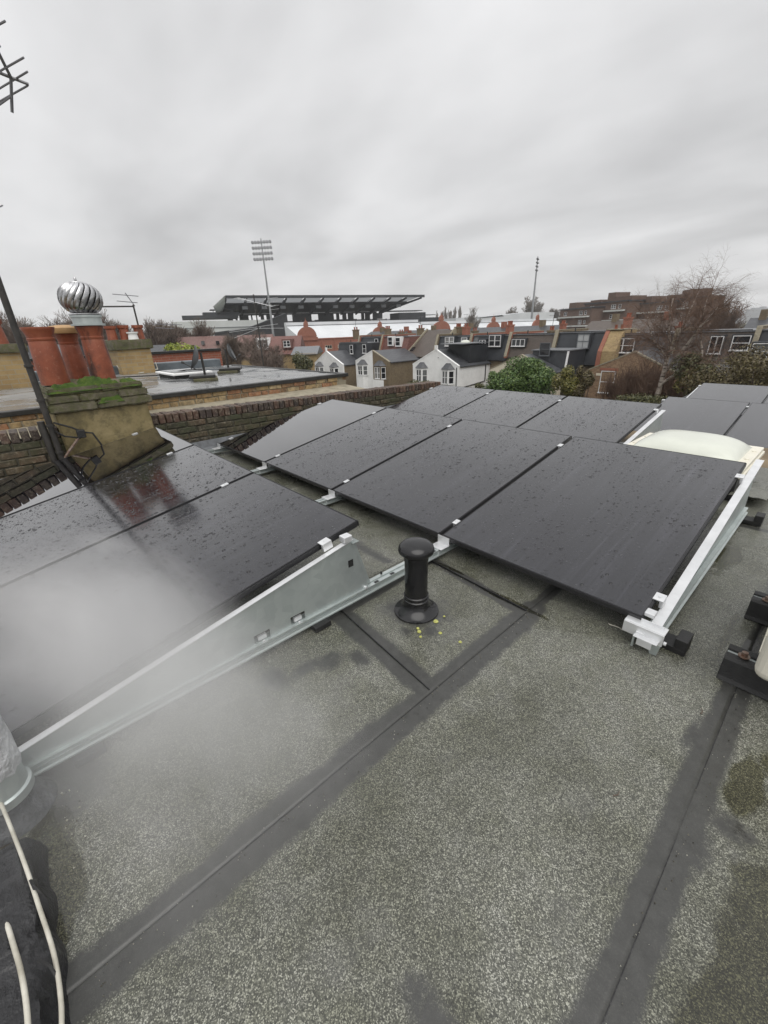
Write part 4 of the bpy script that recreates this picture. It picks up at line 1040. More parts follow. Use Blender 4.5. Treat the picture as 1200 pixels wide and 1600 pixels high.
def chimney(x, y, z, label, pots=3, w_=0.9, d_=0.5, h_=1.3, mat='bw_brown', along='y', potmat='terra'):
    t_ = thing('chimney_stack', label, 'chimney', (x, y, z), 'chimneys on the terraces')
    MB().box((-d_/2, -w_/2, 0), (d_/2, w_/2, h_)).box((-d_/2-0.06, -w_/2-0.06, h_), (d_/2+0.06, w_/2+0.06, h_+0.16)).build('stack', M[mat], t_)
    for k in range(pots):
        yy = -w_/2+w_*(k+0.5)/pots
        MB().lathe([(0.12, 0), (0.10, 0.30), (0.13, 0.33), (0.13, 0.40), (0.09, 0.40)], 10, (0, yy, h_+0.16)).build('pot', M[potmat], t_, smooth=True)
    if int(abs(x)*10) % 2 == 0:
        MB().tube((0, 0, h_), (0.05, 0, h_+1.7), 0.022, n=5).build('aerial_pole', M['mast'], t_)
        MB().tube((-0.5, 0.1, h_+1.62), (0.55, -0.1, h_+1.66), 0.015, n=4).build('aerial_boom', M['aerial'], t_)
        for q in range(5): MB().tube((-0.45+q*0.23, -0.22, h_+1.64), (-0.45+q*0.23, 0.22, h_+1.64), 0.010, n=4).build('aerial_rod', M['aerial'], t_)
    return t_
YT = 42.0
def mansard(x0, x1, zb, zt, mat, label, y=YT, depth=8.5, lean=0.75, wallmat='bw_brown', parapet='bw_red', left_par=True, fascia=None):
    t_ = thing('terrace_house', label, 'house', (0, 0, 0), 'terrace across the gardens')
    MB().box((x0, y, GROUND-0.1), (x1, y+depth, zb)).build('rear_wall', M[wallmat], t_)
    MB().prism([(y-0.12, zb+0.002), (y+lean, zt), (y+depth-1, zt), (y+depth, zb+0.002)], 'x', x0+0.16, x1-0.002).build('mansard_roof', M[mat], t_)
    MB().box((x0+0.16, y+lean-0.12, zt+0.001), (x1-0.002, y+depth-1, zt+0.09)).build('roof_edge', fascia or M['lead'], t_)
    MB().box((x0+0.16, y-0.20, zb-0.10), (x1-0.002, y-0.125, zb+0.02)).build('gutter', M['dark_trim'], t_)
    if left_par:
        MB().prism([(y-0.35, zb-0.05), (y-0.35, zb+0.12), (y+lean-0.22, zt+0.30), (y+depth-1, zt+0.30), (y+depth-1, zb-0.05)], 'x', x0-0.14, x0+0.158).build('party_parapet', M[parapet], t_)
        MB().prism([(y-0.37, zb+0.121), (y-0.36, zb+0.17), (y+lean-0.24, zt+0.352), (y+depth-1, zt+0.352), (y+depth-1, zt+0.301), (y+lean-0.22, zt+0.301)], 'x', x0-0.17, x0+0.19).build('coping', M['mortar'], t_)
    MB().tube((x1-0.35, y-0.16, GROUND), (x1-0.35, y-0.16, zb-0.08), 0.05, n=6).build('downpipe', M['dark_trim'], t_)
    MB().tube((x0+1.2, y+2.0, zt), (x0+1.2, y+2.0, zt+0.45), 0.06, n=6).build('vent_pipe', M['dark_trim'], t_)
    MB().box((x0+0.5, y+lean-0.02, zt+0.091), (x1-0.4, y+lean+0.05, zt+0.16)).build('roof_lip', M['dark_trim'], t_)
    return t_
def mwin(t_, px, py, wpx, hpx, style='sash', y=YT, zb=None, mat=None, glass=None, cheeks=True, cheekmat=None):
    p = at_y(px, py, y+0.05); s = (p-CAM).dot(FWD)/FPX
    hh = hpx*s*0.98; ww = wpx*s*1.25
    if cheeks: MB().box((p.x-ww/2-0.09, y+0.08, p.z-hh/2-0.12), (p.x+ww/2+0.09, y+1.1, p.z+hh/2+0.10)).build('dormer', cheekmat or M['slate_dark'], t_)
    return window(t_, p.x, y+0.07 if cheeks else y-0.01, p.z, ww, hh, style, mat, glass)
B = [-59.35+5.35*k for k in range(13)]     # party-wall positions
# far left: black mansard with two white windows
h = mansard(B[1]-2.2, B[2]-0.2, -2.6, -0.35, 'slate_black', 'black mansard house with two small white windows, farthest left of the terrace', y=39.5, lean=0.5, left_par=False)
mwin(h, 549, 546, 6, 13, 'sash', 39.4); mwin(h, 569, 545, 7, 13, 'sash', 39.4)
h = mansard(B[1], B[2], -2.2, 0.35, 'slate_dark', 'grey roofed house with one white window behind the black mansard', y=YT)
mwin(h, 588, 536, 6.5, 12.5)
h = mansard(B[2], B[3], -2.0, 0.35, 'tile_red', 'house with red tiled mansard and two white dormer windows')
mwin(h, 609.5, 533, 8, 12, 'sash', cheekmat=M['white_paint']); mwin(h, 621.5, 534, 8.5, 12.5, 'sash', cheekmat=M['white_paint'])
# pitched brown tiled roof
t_ = thing('terrace_house', 'house with steep brown tiled pitched roof, no mansard', 'house', (0, 0, 0), 'terrace across the gardens')
MB().box((B[3], YT, GROUND-0.1), (B[4]-0.002, YT+8.5, -2.0)).build('rear_wall', M['bw_brown'], t_)
MB().prism([(YT-0.3, -2.15), (YT+4.2, 1.05), (YT+8.8, -2.15), (YT+8.8, -1.999), (YT+8.5, -1.998), (YT, -1.998)][:3], 'x', B[3]+0.16, B[4]-0.16).build('pitched_roof', M['tile_brown'], t_)
for xx in (B[3], B[4]-0.3):
    MB().prism([(YT-0.35, -2.2), (YT-0.35, -1.95), (YT+4.2, 1.30), (YT+8.9, -2.0), (YT+8.9, -2.2)], 'x', xx-0.001, xx+0.157).build('party_parapet', M['mortar'], t_)
p = at_y(647, 538, YT+1.2); MB().prism([(YT+0.55, -1.47), (YT+1.15, -1.04), (YT+1.15, -0.99), (YT+0.55, -1.42)], 'x', p.x-0.35, p.x+0.35).build('roof_window', M['glass'], t_)
h = mansard(B[4], B[5], -2.0, 0.25, 'slate_dark', 'dark mansard house with a wide and a narrow white window', parapet='bw_brown')
mwin(h, 702, 533.5, 14, 13.5, 'double'); mwin(h, 725, 534, 9, 12.5)
h = mansard(B[5], B[6], -2.3, 0.25, 'slate_dark', 'dark mansard house with skylight, small and large white windows', parapet='bw_red')
mwin(h, 744.5, 531, 6, 8, 'plain', mat=M['grey_frame'], cheeks=False).rotation_euler = (-0.3, 0, 0); mwin(h, 753.5, 535, 9, 7, 'double'); mwin(h, 773, 532.5, 17, 16.5, 'double')
h = mansard(B[6], B[7], -2.0, 0.30, 'tile_brown', 'brown tiled mansard house with low three-light white window', parapet='bw_red')
mwin(h, 809.5, 535.5, 18, 10, 'triple')
h = mansard(B[7], B[8], -2.5, 0.40, 'slate_dark', 'large smooth charcoal mansard house with tall grey-framed window', parapet='bw_brown')
mwin(h, 911, 533, 15, 21, 'sash4', mat=M['grey_frame'], glass=M['net'])
# its lower charcoal dormer box in front
t_ = thing('rear_dormer', 'charcoal dormer box with white corner post below the large mansard', 'dormer', (0, 0, 0))
a = at_y(832, 545, 38.2); b_ = at_y(888, 545, 38.2)
MB().prism([(38.0, -3.6), (38.35, -1.05), (41.9, -0.95), (41.9, -3.6)], 'x', a.x, b_.x).build('dormer_box', M['slate_dark'], t_)
MB().box((a.x-0.1, 38.2, -1.04), (b_.x+0.1, 41.9, -0.94)).build('roof_edge', M['lead'], t_)
MB().prism([(37.88, -3.6), (38.22, -1.05), (38.32, -1.05), (37.98, -3.6)], 'x', b_.x-0.06, b_.x+0.10).build('corner_post', M['upvc'], t_)
p = at_y(852, 545.5, 38.1); window(t_, p.x, 38.02, p.z, 1.05, 1.15, 'sash', M['grey_frame'])
h = mansard(B[8], B[9], -2.2, 0.15, 'slate', 'slate mansard house with large white double window behind the bare shrubs', parapet='bw_brown')
mwin(h, 973, 540, 26, 21, 'double')
h = mansard(B[9], B[10], -2.6, 0.25, 'tile_brown', 'brown tiled mansard house behind the birch with two narrow pale windows', parapet='bw_brown')
mwin(h, 1113, 539, 7, 26, 'plain'); mwin(h, 1123, 539, 7, 26, 'plain')
h = mansard(B[10], B[11], -2.4, 0.30, 'slate_black', 'blue-black mansard house at the right edge with two white sash windows', parapet='mortar' if False else 'bw_brown')
mwin(h, 1157, 536, 18, 22); mwin(h, 1187, 549, 17, 24, y=YT-1.4)
h2 = mansard(B[11], B[12], -2.4, 0.30, 'slate_dark', 'dark mansard house partly past the right edge of view')
# bulky brick party stack between the charcoal and the slate mansards
t_ = thing('party_stack', 'tall yellow-brown brick party stack with red brick edge between two mansards', 'chimney', (B[8], YT, 0))
MB().prism([(-1.0, -3.2), (-0.85, -1.2), (0.35, 0.55), (3.5, 0.55), (3.5, -3.2)], 'x', -0.05, 1.15).build('stack', M['bw_yellow'], t_)
MB().prism([(-1.1, -3.2), (-0.95, -1.2), (0.28, 0.60), (3.5, 0.60), (3.5, -3.2)], 'x', -0.42, -0.052).build('red_edge', M['bw_red'], t_)
MB().box((-0.42, 0.2, 0.601), (1.15, 3.5, 0.68)).build('cap', M['mortar'], t_)
for k, (yy) in enumerate((0.6, 1.2)): MB().lathe([(0.14, 0), (0.11, 0.3), (0.15, 0.36), (0.10, 0.36)], 10, (0.3+0.3*k, yy, 0.68)).build('pot', M['terra'], t_, smooth=True)

# chimneys along the ridge
for k, (px, py, yy, lb, mt_) in enumerate([(556, 517, 46.5, 'brown chimney above the grey roof at the left of the terrace', 'bw_brown'), (606, 516, 47, 'chimney right of the leftmost red gable', 'bw_brown'),
        (657, 515, 47, 'chimney beside the ridge of the brown pitched roof', 'bw_brown'), (716.5, 513, 47, 'left one of a pair of chimneys behind the dark mansard', 'bw_brown'), (728.5, 513, 47, 'red right one of a pair of chimneys behind the dark mansard', 'bw_red'),
        (797, 510, 46.5, 'red brick chimney at the brown mansard party wall', 'bw_red'), (862, 519, 45.5, 'low chimney at the left end of the charcoal mansard', 'bw_brown'),
        (981, 503, 49, 'slim red chimney stack rising above the slate mansard', 'bw_red'), (627, 521, 52, 'small chimney behind the red tiled mansard', 'bw_brown'), (640, 522, 54, 'low mossy chimney left of the brown pitched roof', 'bw_brown'), (742, 519, 52, 'short chimney above the skylight mansard', 'bw_brown'), (880, 508, 60, 'red chimney in front of the big brick flats', 'bw_red'), (1062, 513, 50, 'red chimney seen through the birch', 'bw_red')]):
    p = at_y(px, py, yy); chimney(p.x, yy, p.z-1.3, lb, 3 if k % 2 else 2, 1.0, 0.55, 1.35 if k != 7 else 1.6, mt_)

# rear wings projecting toward us
def bay(parent, x, y, z0, z1, w_, d_=0.55, wall='white_paint', hp=0.62):
    """canted bay with two lights and hipped slate cap"""
    P = [(x-w_/2, y), (x-w_/2+0.42, y-d_), (x+w_/2-0.42, y-d_), (x+w_/2, y)]
    MB().prism([P[0], P[3], P[2], P[1]][::-1], 'z', GROUND, z0).build('bay_base', M[wall], parent)
    MB().prism([P[0], P[1], P[2], P[3]], 'z', z1, z1+0.14).build('bay_head', M[wall], parent)
    Q = [(x-w_/2-0.1, y), (x-w_/2+0.36, y-d_-0.12), (x+w_/2-0.36, y-d_-0.12), (x+w_/2+0.1, y)]
    c = MB(); c.v = [(q[0], q[1], z1+0.145) for q in Q]+[(x-w_*0.18, y, z1+0.145+hp), (x+w_*0.18, y, z1+0.145+hp)]
    c.f = [(0, 1, 4), (1, 2, 5, 4), (2, 3, 5), (3, 2, 1, 0), (0, 4, 5, 3)]
    c.build('bay_roof', M['slate'], parent)
    # corner posts
    for (a_, b_) in zip(P, P): MB().box((a_[0]-0.07, a_[1]-0.05, z0), (a_[0]+0.07, a_[1]+0.09, z1)).build('bay_post', M[wall], parent)
    # front window and two side lights
    fw = P[2][0]-P[1][0]-0.16
    window(parent, x, y-d_+0.03, (z0+z1)/2, fw, z1-z0-0.02, 'double')
    for s_, (a_, b_) in ((-1, (P[0], P[1])), (1, (P[2], P[3]))):
        mx_, my_ = (a_[0]+b_[0])/2, (a_[1]+b_[1])/2; ln = sqrt((a_[0]-b_[0])**2+(a_[1]-b_[1])**2)
        o = window(parent, mx_, my_+0.02, (z0+z1)/2, ln-0.1, z1-z0-0.02, 'sash'); o.rotation_euler = (0, 0, atan2(b_[1]-a_[1], b_[0]-a_[0]))
def wing(x0, xa, x1, yf, yb, ze, zr, mat, label, roofmat='slate', sidemat=None, group='rear wings across the gardens'):
    """gabled wing: eaves at x0/x1, ridge at xa, gable towards us"""
    t_ = thing('rear_wing', label, 'house wing', (0, 0, 0), group)
    zl = ze if x0 < xa-0.1 else zr; zrr = ze if x1 > xa+0.1 else zr
    poly = [(x0, GROUND-0.1), (x1, GROUND-0.1), (x1, zrr)] + ([(xa, zr)] if x0 < xa-0.1 and x1 > xa+0.1 else []) + [(x0, zl)]
    MB().prism(poly, 'y', yf, yf+0.25).build('gable_wall', M[mat], t_)
    MB().box((x0+0.02, yf+0.251, GROUND-0.1), (x1-0.02, yb, ze-0.02)).build('side_wall', M[sidemat or mat], t_)
    th = 0.10
    if x1 > xa+0.1:
        s_ = (ze-zr)/(x1-xa)
        MB().prism([(xa, zr-0.05), (x1+0.15, ze+0.15*s_-0.05), (x1+0.15, ze+0.15*s_+th-0.05), (xa, zr+th-0.05)], 'y', yf+0.252, yb).build('roof_slope', M[roofmat], t_)
    if x0 < xa-0.1:
        s_ = (ze-zr)/(xa-x0)
        MB().prism([(xa-0.001, zr-0.05), (xa-0.001, zr+th-0.05), (x0-0.15, ze+0.15*s_+th-0.05), (x0-0.15, ze+0.15*s_-0.05)], 'y', yf+0.252, yb).build('roof_slope', M[roofmat], t_)
    MB().box((x1-0.02 if x1 > xa+0.1 else x0-0.1, yf+0.3, ze-0.12), (x1+0.12 if x1 > xa+0.1 else x0+0.02, yb, ze-0.03)).build('gutter', M['dark_trim'], t_)
    # gable coping
    if x1 > xa+0.1: MB().prism([(xa, zr), (x1+0.02, ze), (x1+0.02, ze+0.10), (xa, zr+0.12)], 'y', yf-0.03, yf+0.2515).build('gable_coping', M['white_paint' if mat == 'white_paint' else 'mortar'], t_)
    if x0 < xa-0.1: MB().prism([(xa-0.001, zr), (xa-0.001, zr+0.12), (x0-0.02, ze+0.10), (x0-0.02, ze)], 'y', yf-0.03, yf+0.2515).build('gable_coping', M['white_paint' if mat == 'white_paint' else 'mortar'], t_)
    return t_
YF = 36.0
# big white pair
t_ = wing(-36.2, -32.6, -29.35, YF, YT-0.02, -2.6, -0.95, 'white_paint', 'white rendered double wing with two slate-capped bay windows')
bay(t_, -34.7, YF, -4.45, -3.05, 1.75); bay(t_, -30.75, YF, -4.45, -3.05, 1.75)
MB().box((-32.75, YF-0.06, -0.9), (-32.45, YF+0.2, -0.45)).build('gable_finial', M['white_paint'], t_)
MB().box((-29.6, YF-0.04, GROUND), (-29.5, YF-0.001, -2.7)).build('downpipe', M['dark_trim'], t_)
MB().box((-29.349, YF+5.0, -4.6), (-29.27, YF+5.08, -2.75)).build('downpipe', M['dark_trim'], t_)
MB().prism([(YF+0.6, -4.95), (YF+5.04, -4.62), (YF+5.04, -4.54), (YF+0.6, -4.87)], 'x', -29.369, -29.29).build('waste_pipe', M['dark_trim'], t_)
MB().lathe([(0.06, 0), (0.06, 0.04)], 10, (-32.2, YF-0.03, -1.75)).build('gable_vent', M['rubber'], t_)
# black dormer box on top of it with a dome rooflight
t_ = thing('rear_dormer', 'flat-topped black dormer with a white dome rooflight over the white wing', 'dormer', (0, 0, 0))
MB().prism([(-32.6, -0.95), (-29.6, -2.35), (-29.6, -0.55), (-32.6, -0.40)], 'y', YF+2.2, YT-0.5).build('dormer_box', M['slate_black'], t_)
MB().box((-32.75, YF+0.9, -0.395), (-29.5, YT-0.5, -0.32)).build('roof_edge', M['lead'], t_)
MB().lathe([(0.55, 0), (0.52, 0.12), (0.35, 0.24), (0, 0.28)], 16, (-31.3, YF+3.6, -0.318), cap=False).build('dome', M['opal'], t_, smooth=True)
# white half + brown half
t_ = wing(-47.2, -43.55, -43.552, YF, YT-0.02, -2.5, -1.15, 'white_paint', 'white rendered half wing with one bay, joined to the brown brick half')
bay(t_, -45.6, YF, -4.2, -3.0, 1.9)
t_ = wing(-43.55, -43.55, -40.45, YF+0.02, YT-0.02, -2.45, -1.15, 'bw_brown', 'brown brick half wing with slate roof and white-framed bay window')
bay(t_, -42.1, YF+0.02, -4.5, -3.05, 2.1, wall='bw_brown')
p = at_y(590, 598, YF-0.6); MB().box((p.x-0.9, YF-0.62, GROUND), (p.x+1.15, YF-0.56, p.z+0.35)).build('painted_panel', M['white_paint'], t_)
MB().box((-37.45, YF+0.5, -0.2), (-37.2, YT-0.03, -0.0)).build('ridge_tile', M['dark_trim'], t_) if False else None
# far white pair
t_ = wing(-57.4, -54.1, -50.2, YF, YT-0.02, -3.1, -1.35, 'white_paint', 'small white gabled wing with two bays, farthest left of the wings', sidemat='bw_brown')
bay(t_, -56.0, YF, -5.1, -3.55, 1.9); bay(t_, -52.2, YF, -5.1, -3.55, 1.9)
MB().box((-54.2, YF-0.05, -1.3), (-54.0, YF+0.2, -0.75)).build('gable_finial', M['white_paint'], t_)
# cream wing mostly hidden by the evergreen
t_ = wing(-25.3, -21.9, -18.5, YF, YT-4.1, -2.75, -1.35, 'cream_paint', 'cream rendered wing mostly hidden behind the big evergreen bush')
# mixed brick wing on the right
t_ = wing(-15.4, -12.1, -9.0, YF, YT-0.02, -2.4, -0.95, 'bw_mixed', 'mottled red and buff brick wing with a pale green blind in its window', roofmat='slate_dark')
p = at_y(948, 597, YF-0.03); window(t_, p.x, YF+0.02, p.z, 1.15, 1.75, 'sash', glass=M['blind']); MB().box((p.x-0.72, YF-0.03, p.z+0.90), (p.x+0.72, YF-0.001, p.z+1.10)).build('brick_arch', M['bw_red'], t_)
p = at_y(935, 585, YF-0.03); MB().box((p.x-0.2, YF-0.02, p.z-0.1), (p.x+0.2, YF-0.001, p.z+0.1)).build('air_brick', M['cream_paint'], t_)
# timber-clad stub and garden walls
p = at_y(1105, 590, 34)
t_ = thing('timber_shed', 'grey weathered timber lean-to below the birch', 'shed', (p.x, 34, GROUND))
MB().box((-0.9, 0, -0.05), (0.9, 2.2, p.z-GROUND+0.2)).build('clad_wall', M['twig_grey'], t_); MB().prism([(-1.0, 0.2), (1.0, 0.2), (1.0, 0.3), (-1.0, 0.3)], 'y', -0.1, 2.3).build('base_board', M['dark_trim'], t_)
MB().prism([(-0.15, p.z-GROUND+0.21), (2.3, p.z-GROUND+0.6), (2.3, p.z-GROUND+0.68), (-0.15, p.z-GROUND+0.29)], 'x', -1.0, 1.0).build('roof', M['dark_trim'], t_)
for k, (x, l_) in enumerate([(-49, 'brick garden wall at the left behind the party wall end'), (-38.5, 'brick garden wall by the brown wing'), (-27.2, 'brick garden wall left of the evergreen bush'), (-16.8, 'brick garden wall left of the mottled wing'), (-6.2, 'brick garden wall right of the birch')]):
    w_ = thing('garden_wall', l_, 'wall', (x, 0, GROUND), 'garden walls'); MB().box((-0.11, 20, -0.05), (0.11, 35.9, 1.9)).build('wall', M['bw_brown'], w_); MB().box((-0.15, 20, 1.901), (0.15, 35.9, 1.96)).build('coping', M['mortar'], w_)

# second street behind, mostly roofs: red brick row on the right
for k, (pxa, pxb, py, yy, mt_, rm, lb) in enumerate([(1160, 1240, 506, 66, 'bw_red', 'slate', 'red brick terrace just showing above the blue-black mansard'), (690, 860, 519, 70, 'bw_brown', 'slate', 'long slate ridge behind the middle of the terrace'), (905, 1070, 509, 68, 'bw_brown', 'tile_brown', 'brown tiled ridge behind the slate mansard'), (560, 680, 523, 72, 'bw_brown', 'slate', 'slate ridge behind the left of the terrace')]):
    a = at_y(pxa, py, yy); b_ = at_y(pxb, py, yy); zt = a.z
    t_ = thing('terrace_row', lb, 'terrace', (0, 0, 0), 'roofs of the next street')
    MB().box((a.x, yy, GROUND-0.1), (b_.x, yy+9, zt-1.5)).build('wall', M[mt_], t_)
    MB().prism([(yy-0.3, zt-1.499), (yy+4.5, zt+0.6), (yy+9.3, zt-1.499)], 'x', a.x-0.1, b_.x+0.1).build('roof', M[rm], t_)
    n = max(2, int(abs(b_.x-a.x)/7))
    for q in range(n):
        xx = a.x+(b_.x-a.x)*(q+0.5)/n
        MB().box((xx-0.35, yy+3.9, zt-0.5), (xx+0.35, yy+5.0, zt+1.5)).build('chimney', M['bw_red' if q % 2 else 'bw_brown'], t_)

# ================================================================== LEFT BACKGROUND
# far chimney with pots on the next party wall, and its aerials
p = at_z(196, 570, 0.75); base = Vector((-10.9, 0.72, 0.3))
ch2 = thing('chimney_stack', 'square yellow brick chimney with red pots behind the sooty pot', 'chimney', base, 'stacks on the neighbouring roofs')
MB().box((-0.42, -0.36, -0.4), (0.42, 0.30, 0.80)).build('stack', M['bw_yellow'], ch2); rough_block(-0.48, 0.48, -0.42, 0.36, 0.802, 1.0, 'cap_course', M['stone'], 0.02, ch2)
for k, (yy, hh, mm) in enumerate(((-0.30, 0.29, 'terra'), (-0.05, 0.30, 'terra'), (0.06, 0.16, 'white_paint'), (0.24, 0.30, 'terra'))):
    MB().lathe([(0.105, 0), (0.09, hh*0.75), (0.115, hh*0.82), (0.12, hh), (0.08, hh)], 16, (0.05 if k != 2 else 0.25, yy, 0.99)).build('pot', M[mm], ch2, smooth=True)
p0 = Vector((-10.9, 1.0, 1.25))
ae2 = thing('tv_aerial', 'thin TV aerials on a dark mast above the yellow brick chimney', 'aerial', p0)
MB().tube((0, 0, 0), (0, 0, 0.75), 0.02, n=6).build('mast', M['mast'], ae2); MB().tube((0.05, -0.95, 0.70), (-0.05, 0.02, 0.72), 0.016, n=6).build('boom', M['mast'], ae2)
for q, (ya, yb, zz) in enumerate(((-0.35, 0.15, 0.95), (-0.3, 0.1, 0.82), (0.30, 0.95, 0.36), (0.35, 0.75, 0.28))): MB().tube((0, ya, zz), (0, yb, zz-0.03), 0.008, n=5).build('rod', M['aerial'], ae2)
MB().tube((0, -0.1, 0.98), (0, 0.03, 0.72), 0.010, n=5).build('boom', M['aerial'], ae2)
# stack at the left edge
ch3 = thing('chimney_stack', 'yellow brick chimney with one red pot at the left edge', 'chimney', (-9.8, -1.45, 0.3), 'stacks on the neighbouring roofs')
MB().box((-0.45, -0.7, -0.4), (0.45, 0.22, 0.86)).build('stack', M['bw_yellow'], ch3); rough_block(-0.52, 0.52, -0.75, 0.27, 0.862, 1.0, 'cap_course', M['stone'], 0.015, ch3)
MB().lathe([(0.16, 0), (0.13, 0.30), (0.16, 0.34), (0.165, 0.40), (0.10, 0.40)], 18, (0.1, -0.08, 0.99)).build('pot', M['terra'], ch3, smooth=True)
# red brick parapet behind the neighbouring roof
t_ = thing('parapet_wall', 'low red-brown parapet beyond the neighbouring flat roof', 'wall', (-14.6, 0, 0)); MB().box((-0.15, -4, -3), (0.15, 4.2, 0.86)).build('wall', M['bw_red'], t_); MB().box((-0.2, -4, 0.861), (0.2, 4.2, 0.93)).build('coping', M['dark_trim'], t_)
t_ = thing('far_flat_roof', 'dark flat roofs of the houses beyond the neighbour on the left', 'roof', (0, 0, 0)); MB().box((-24, -14, GROUND), (-10.0, 2.0, 0.2)).build('roof', M['bluegrey'], t_)

# red tiled houses beyond (placed along a street in the middle distance)
def tiled_house(pxa, pxb, py_ridge, py_eave, dist, wallmat, roofmat, label, dorm=(), gable=False):
    a = at_d(pxa, py_ridge, dist); b_ = at_d(pxb, py_ridge, dist); e = at_d((pxa+pxb)/2, py_eave, dist)
    c = (a+b_)/2; zr = c.z; ze = at_d((pxa+pxb)/2, py_eave, dist-4).z
    L_ = (b_-a).length; u = (b_-a); u.z = 0; u.normalize(); ang = atan2(u.y, u.x)
    t_ = thing('tiled_house', label, 'house', (c.x, c.y, 0), 'red tiled houses on the left'); t_.rotation_euler = (0, 0, ang)
    MB().box((-L_/2, -4, GROUND-0.1), (L_/2, 4, ze)).build('wall', M[wallmat], t_)
    MB().prism([(-4.4, ze-0.15), (0, zr), (4.4, ze-0.15)], 'x', -L_/2-0.2, L_/2+0.2).build('roof', M[roofmat], t_)
    for (px, py, wp, hp, kind) in dorm:
        k_ = dist/FPX; xl = (px-(pxa+pxb)/2)*k_*1.08; z = at_d(px, py, dist-3.5).z
        if kind == 'd':
            MB().box((xl-wp*k_*0.75, -3.6, z-hp*k_*0.75), (xl+wp*k_*0.75, 0, z+hp*k_*0.75)).build('dormer', M['white_paint' if roofmat == 'tile_pink' else roofmat], t_)
            window(t_, xl, -3.61, z, wp*k_*1.05, hp*k_, 'double')
        elif kind == 's':
            MB().box((xl-wp*k_/2, -2.6, z-0.3), (xl+wp*k_/2, -2.2, z+0.35)).build('skylight', M['glass'], t_)
        else:
            window(t_, xl, -4.03, z, wp*k_, hp*k_, 'double')
    return t_
tiled_house(258, 352, 526, 552, 88, 'bw_yellow', 'tile_pink', 'long house with dull red tiled roof and two small skylights', [(320, 536, 4, 4, 's'), (339, 536, 4, 4, 's'), (316, 560, 7, 9, 'w')])
tiled_house(372, 425, 523, 556, 84, 'bw_yellow', 'tile_pink', 'pinkish tiled house with pale dormer behind the bare tree', [(414, 537, 13, 10, 'd'), (428, 560, 7, 12, 'w')])
tiled_house(425, 470, 525, 552, 82, 'bw_yellow', 'tile_red', 'red tiled house with white dormer window', [(452, 537, 9, 8, 'd'), (440, 560, 7, 11, 'w')])
tiled_house(462, 498, 541, 552, 78, 'bw_yellow', 'lead', 'yellow brick house with two small white windows', [(474, 561, 4, 6, 'w'), (482, 561, 4, 6, 'w')])
a = at_d(257, 531, 92); t_ = thing('gable_roof', 'pale pink triangular gable left of the lime shrub', 'roof', (a.x, a.y, 0)); t_.rotation_euler = (0, 0, atan2(SIDE.y, SIDE.x))
MB().prism([(-2.4, GROUND), (1.3, GROUND), (1.3, a.z), (-2.4, a.z-4.2)][::1], 'y', -2, 3).build('gable', M['tile_pink'], t_)
# row of dark roofs filling the left middle ground
for k, (pxa, pxb, py, dd, lb) in enumerate([(-40, 120, 540, 60, 'dark slate roofs at the far left behind the pots'), (120, 262, 541, 75, 'slate roofs behind the yellow brick chimney')]):
    tiled_house(pxa, pxb, py, py+22, dd, 'bw_brown', 'slate', lb)

# ================================================================== STADIUM
def frame_from(a, b_):
    u = (b_-a); u.z = 0; ln = u.length; u.normalize()
    return ln, atan2(u.y, u.x)
# main dark stand: front eave line from (352,461) to (663,462)
A_ = at_d(352, 462, 178); B_ = at_d(663, 463, 212); ln, ang = frame_from(A_, B_)
st_ = thing('stadium_stand', 'big dark grandstand with cantilevered roof on the skyline', 'stadium stand', (A_.x, A_.y, 0)); st_.rotation_euler = (0, 0, ang)
zf = A_.z; zb_ = at_d(350, 486, 178).z+0.5; DV = 26.0
zfr = zf
zr_b = zb_-0.2+0.8
def sp_(u, v_, z): return (u, v_, z)
VS = 9.2; ks = VS/DV
m_ = MB(); m_.v = [(-ks, VS, zf+(zr_b+1.5-zf)*ks), (ln-12*ks, VS, zf+(zr_b+1.5-zf)*ks), (ln-12, DV, zr_b+1.5), (-1, DV, zr_b+1.5), (-ks, VS, zf-0.7+(zr_b-1.2-zf+0.7)*ks), (ln-12*ks, VS, zf-0.7+(zr_b-1.2-zf+0.7)*ks), (ln-12, DV, zr_b-1.2), (-1, DV, zr_b-1.2)]
m_.f = [(0, 1, 2, 3), (7, 6, 5, 4), (0, 4, 5, 1), (1, 5, 6, 2), (2, 6, 7, 3), (3, 7, 4, 0)]
m_.build('roof_deck', M['stadium_dark'], st_)
MB().box((0, -0.3, zf-0.9), (ln, 0.5, zf+0.1)).build('front_beam', M['stadium_dark'], st_)
m_ = MB(); m_.v = [(-0.15, -0.05, zf+0.05), (-4.8, 4, zf-3.4), (-3.0, 14, zr_b-2.4), (-0.15, DV*0.62, zr_b+1.0), (-0.14, 1, zf-1)]; m_.f = [(0, 1, 2, 3, 4)]
i_ = len(m_.v); m_.v += [(x+0.6, y_, z) for x, y_, z in m_.v]; m_.f += [(9, 8, 7, 6, 5)]+[(k, (k+1) % 5, 5+(k+1) % 5, 5+k) for k in range(5)]
m_.build('end_fascia', M['stadium_pale'], st_)
nb = 11
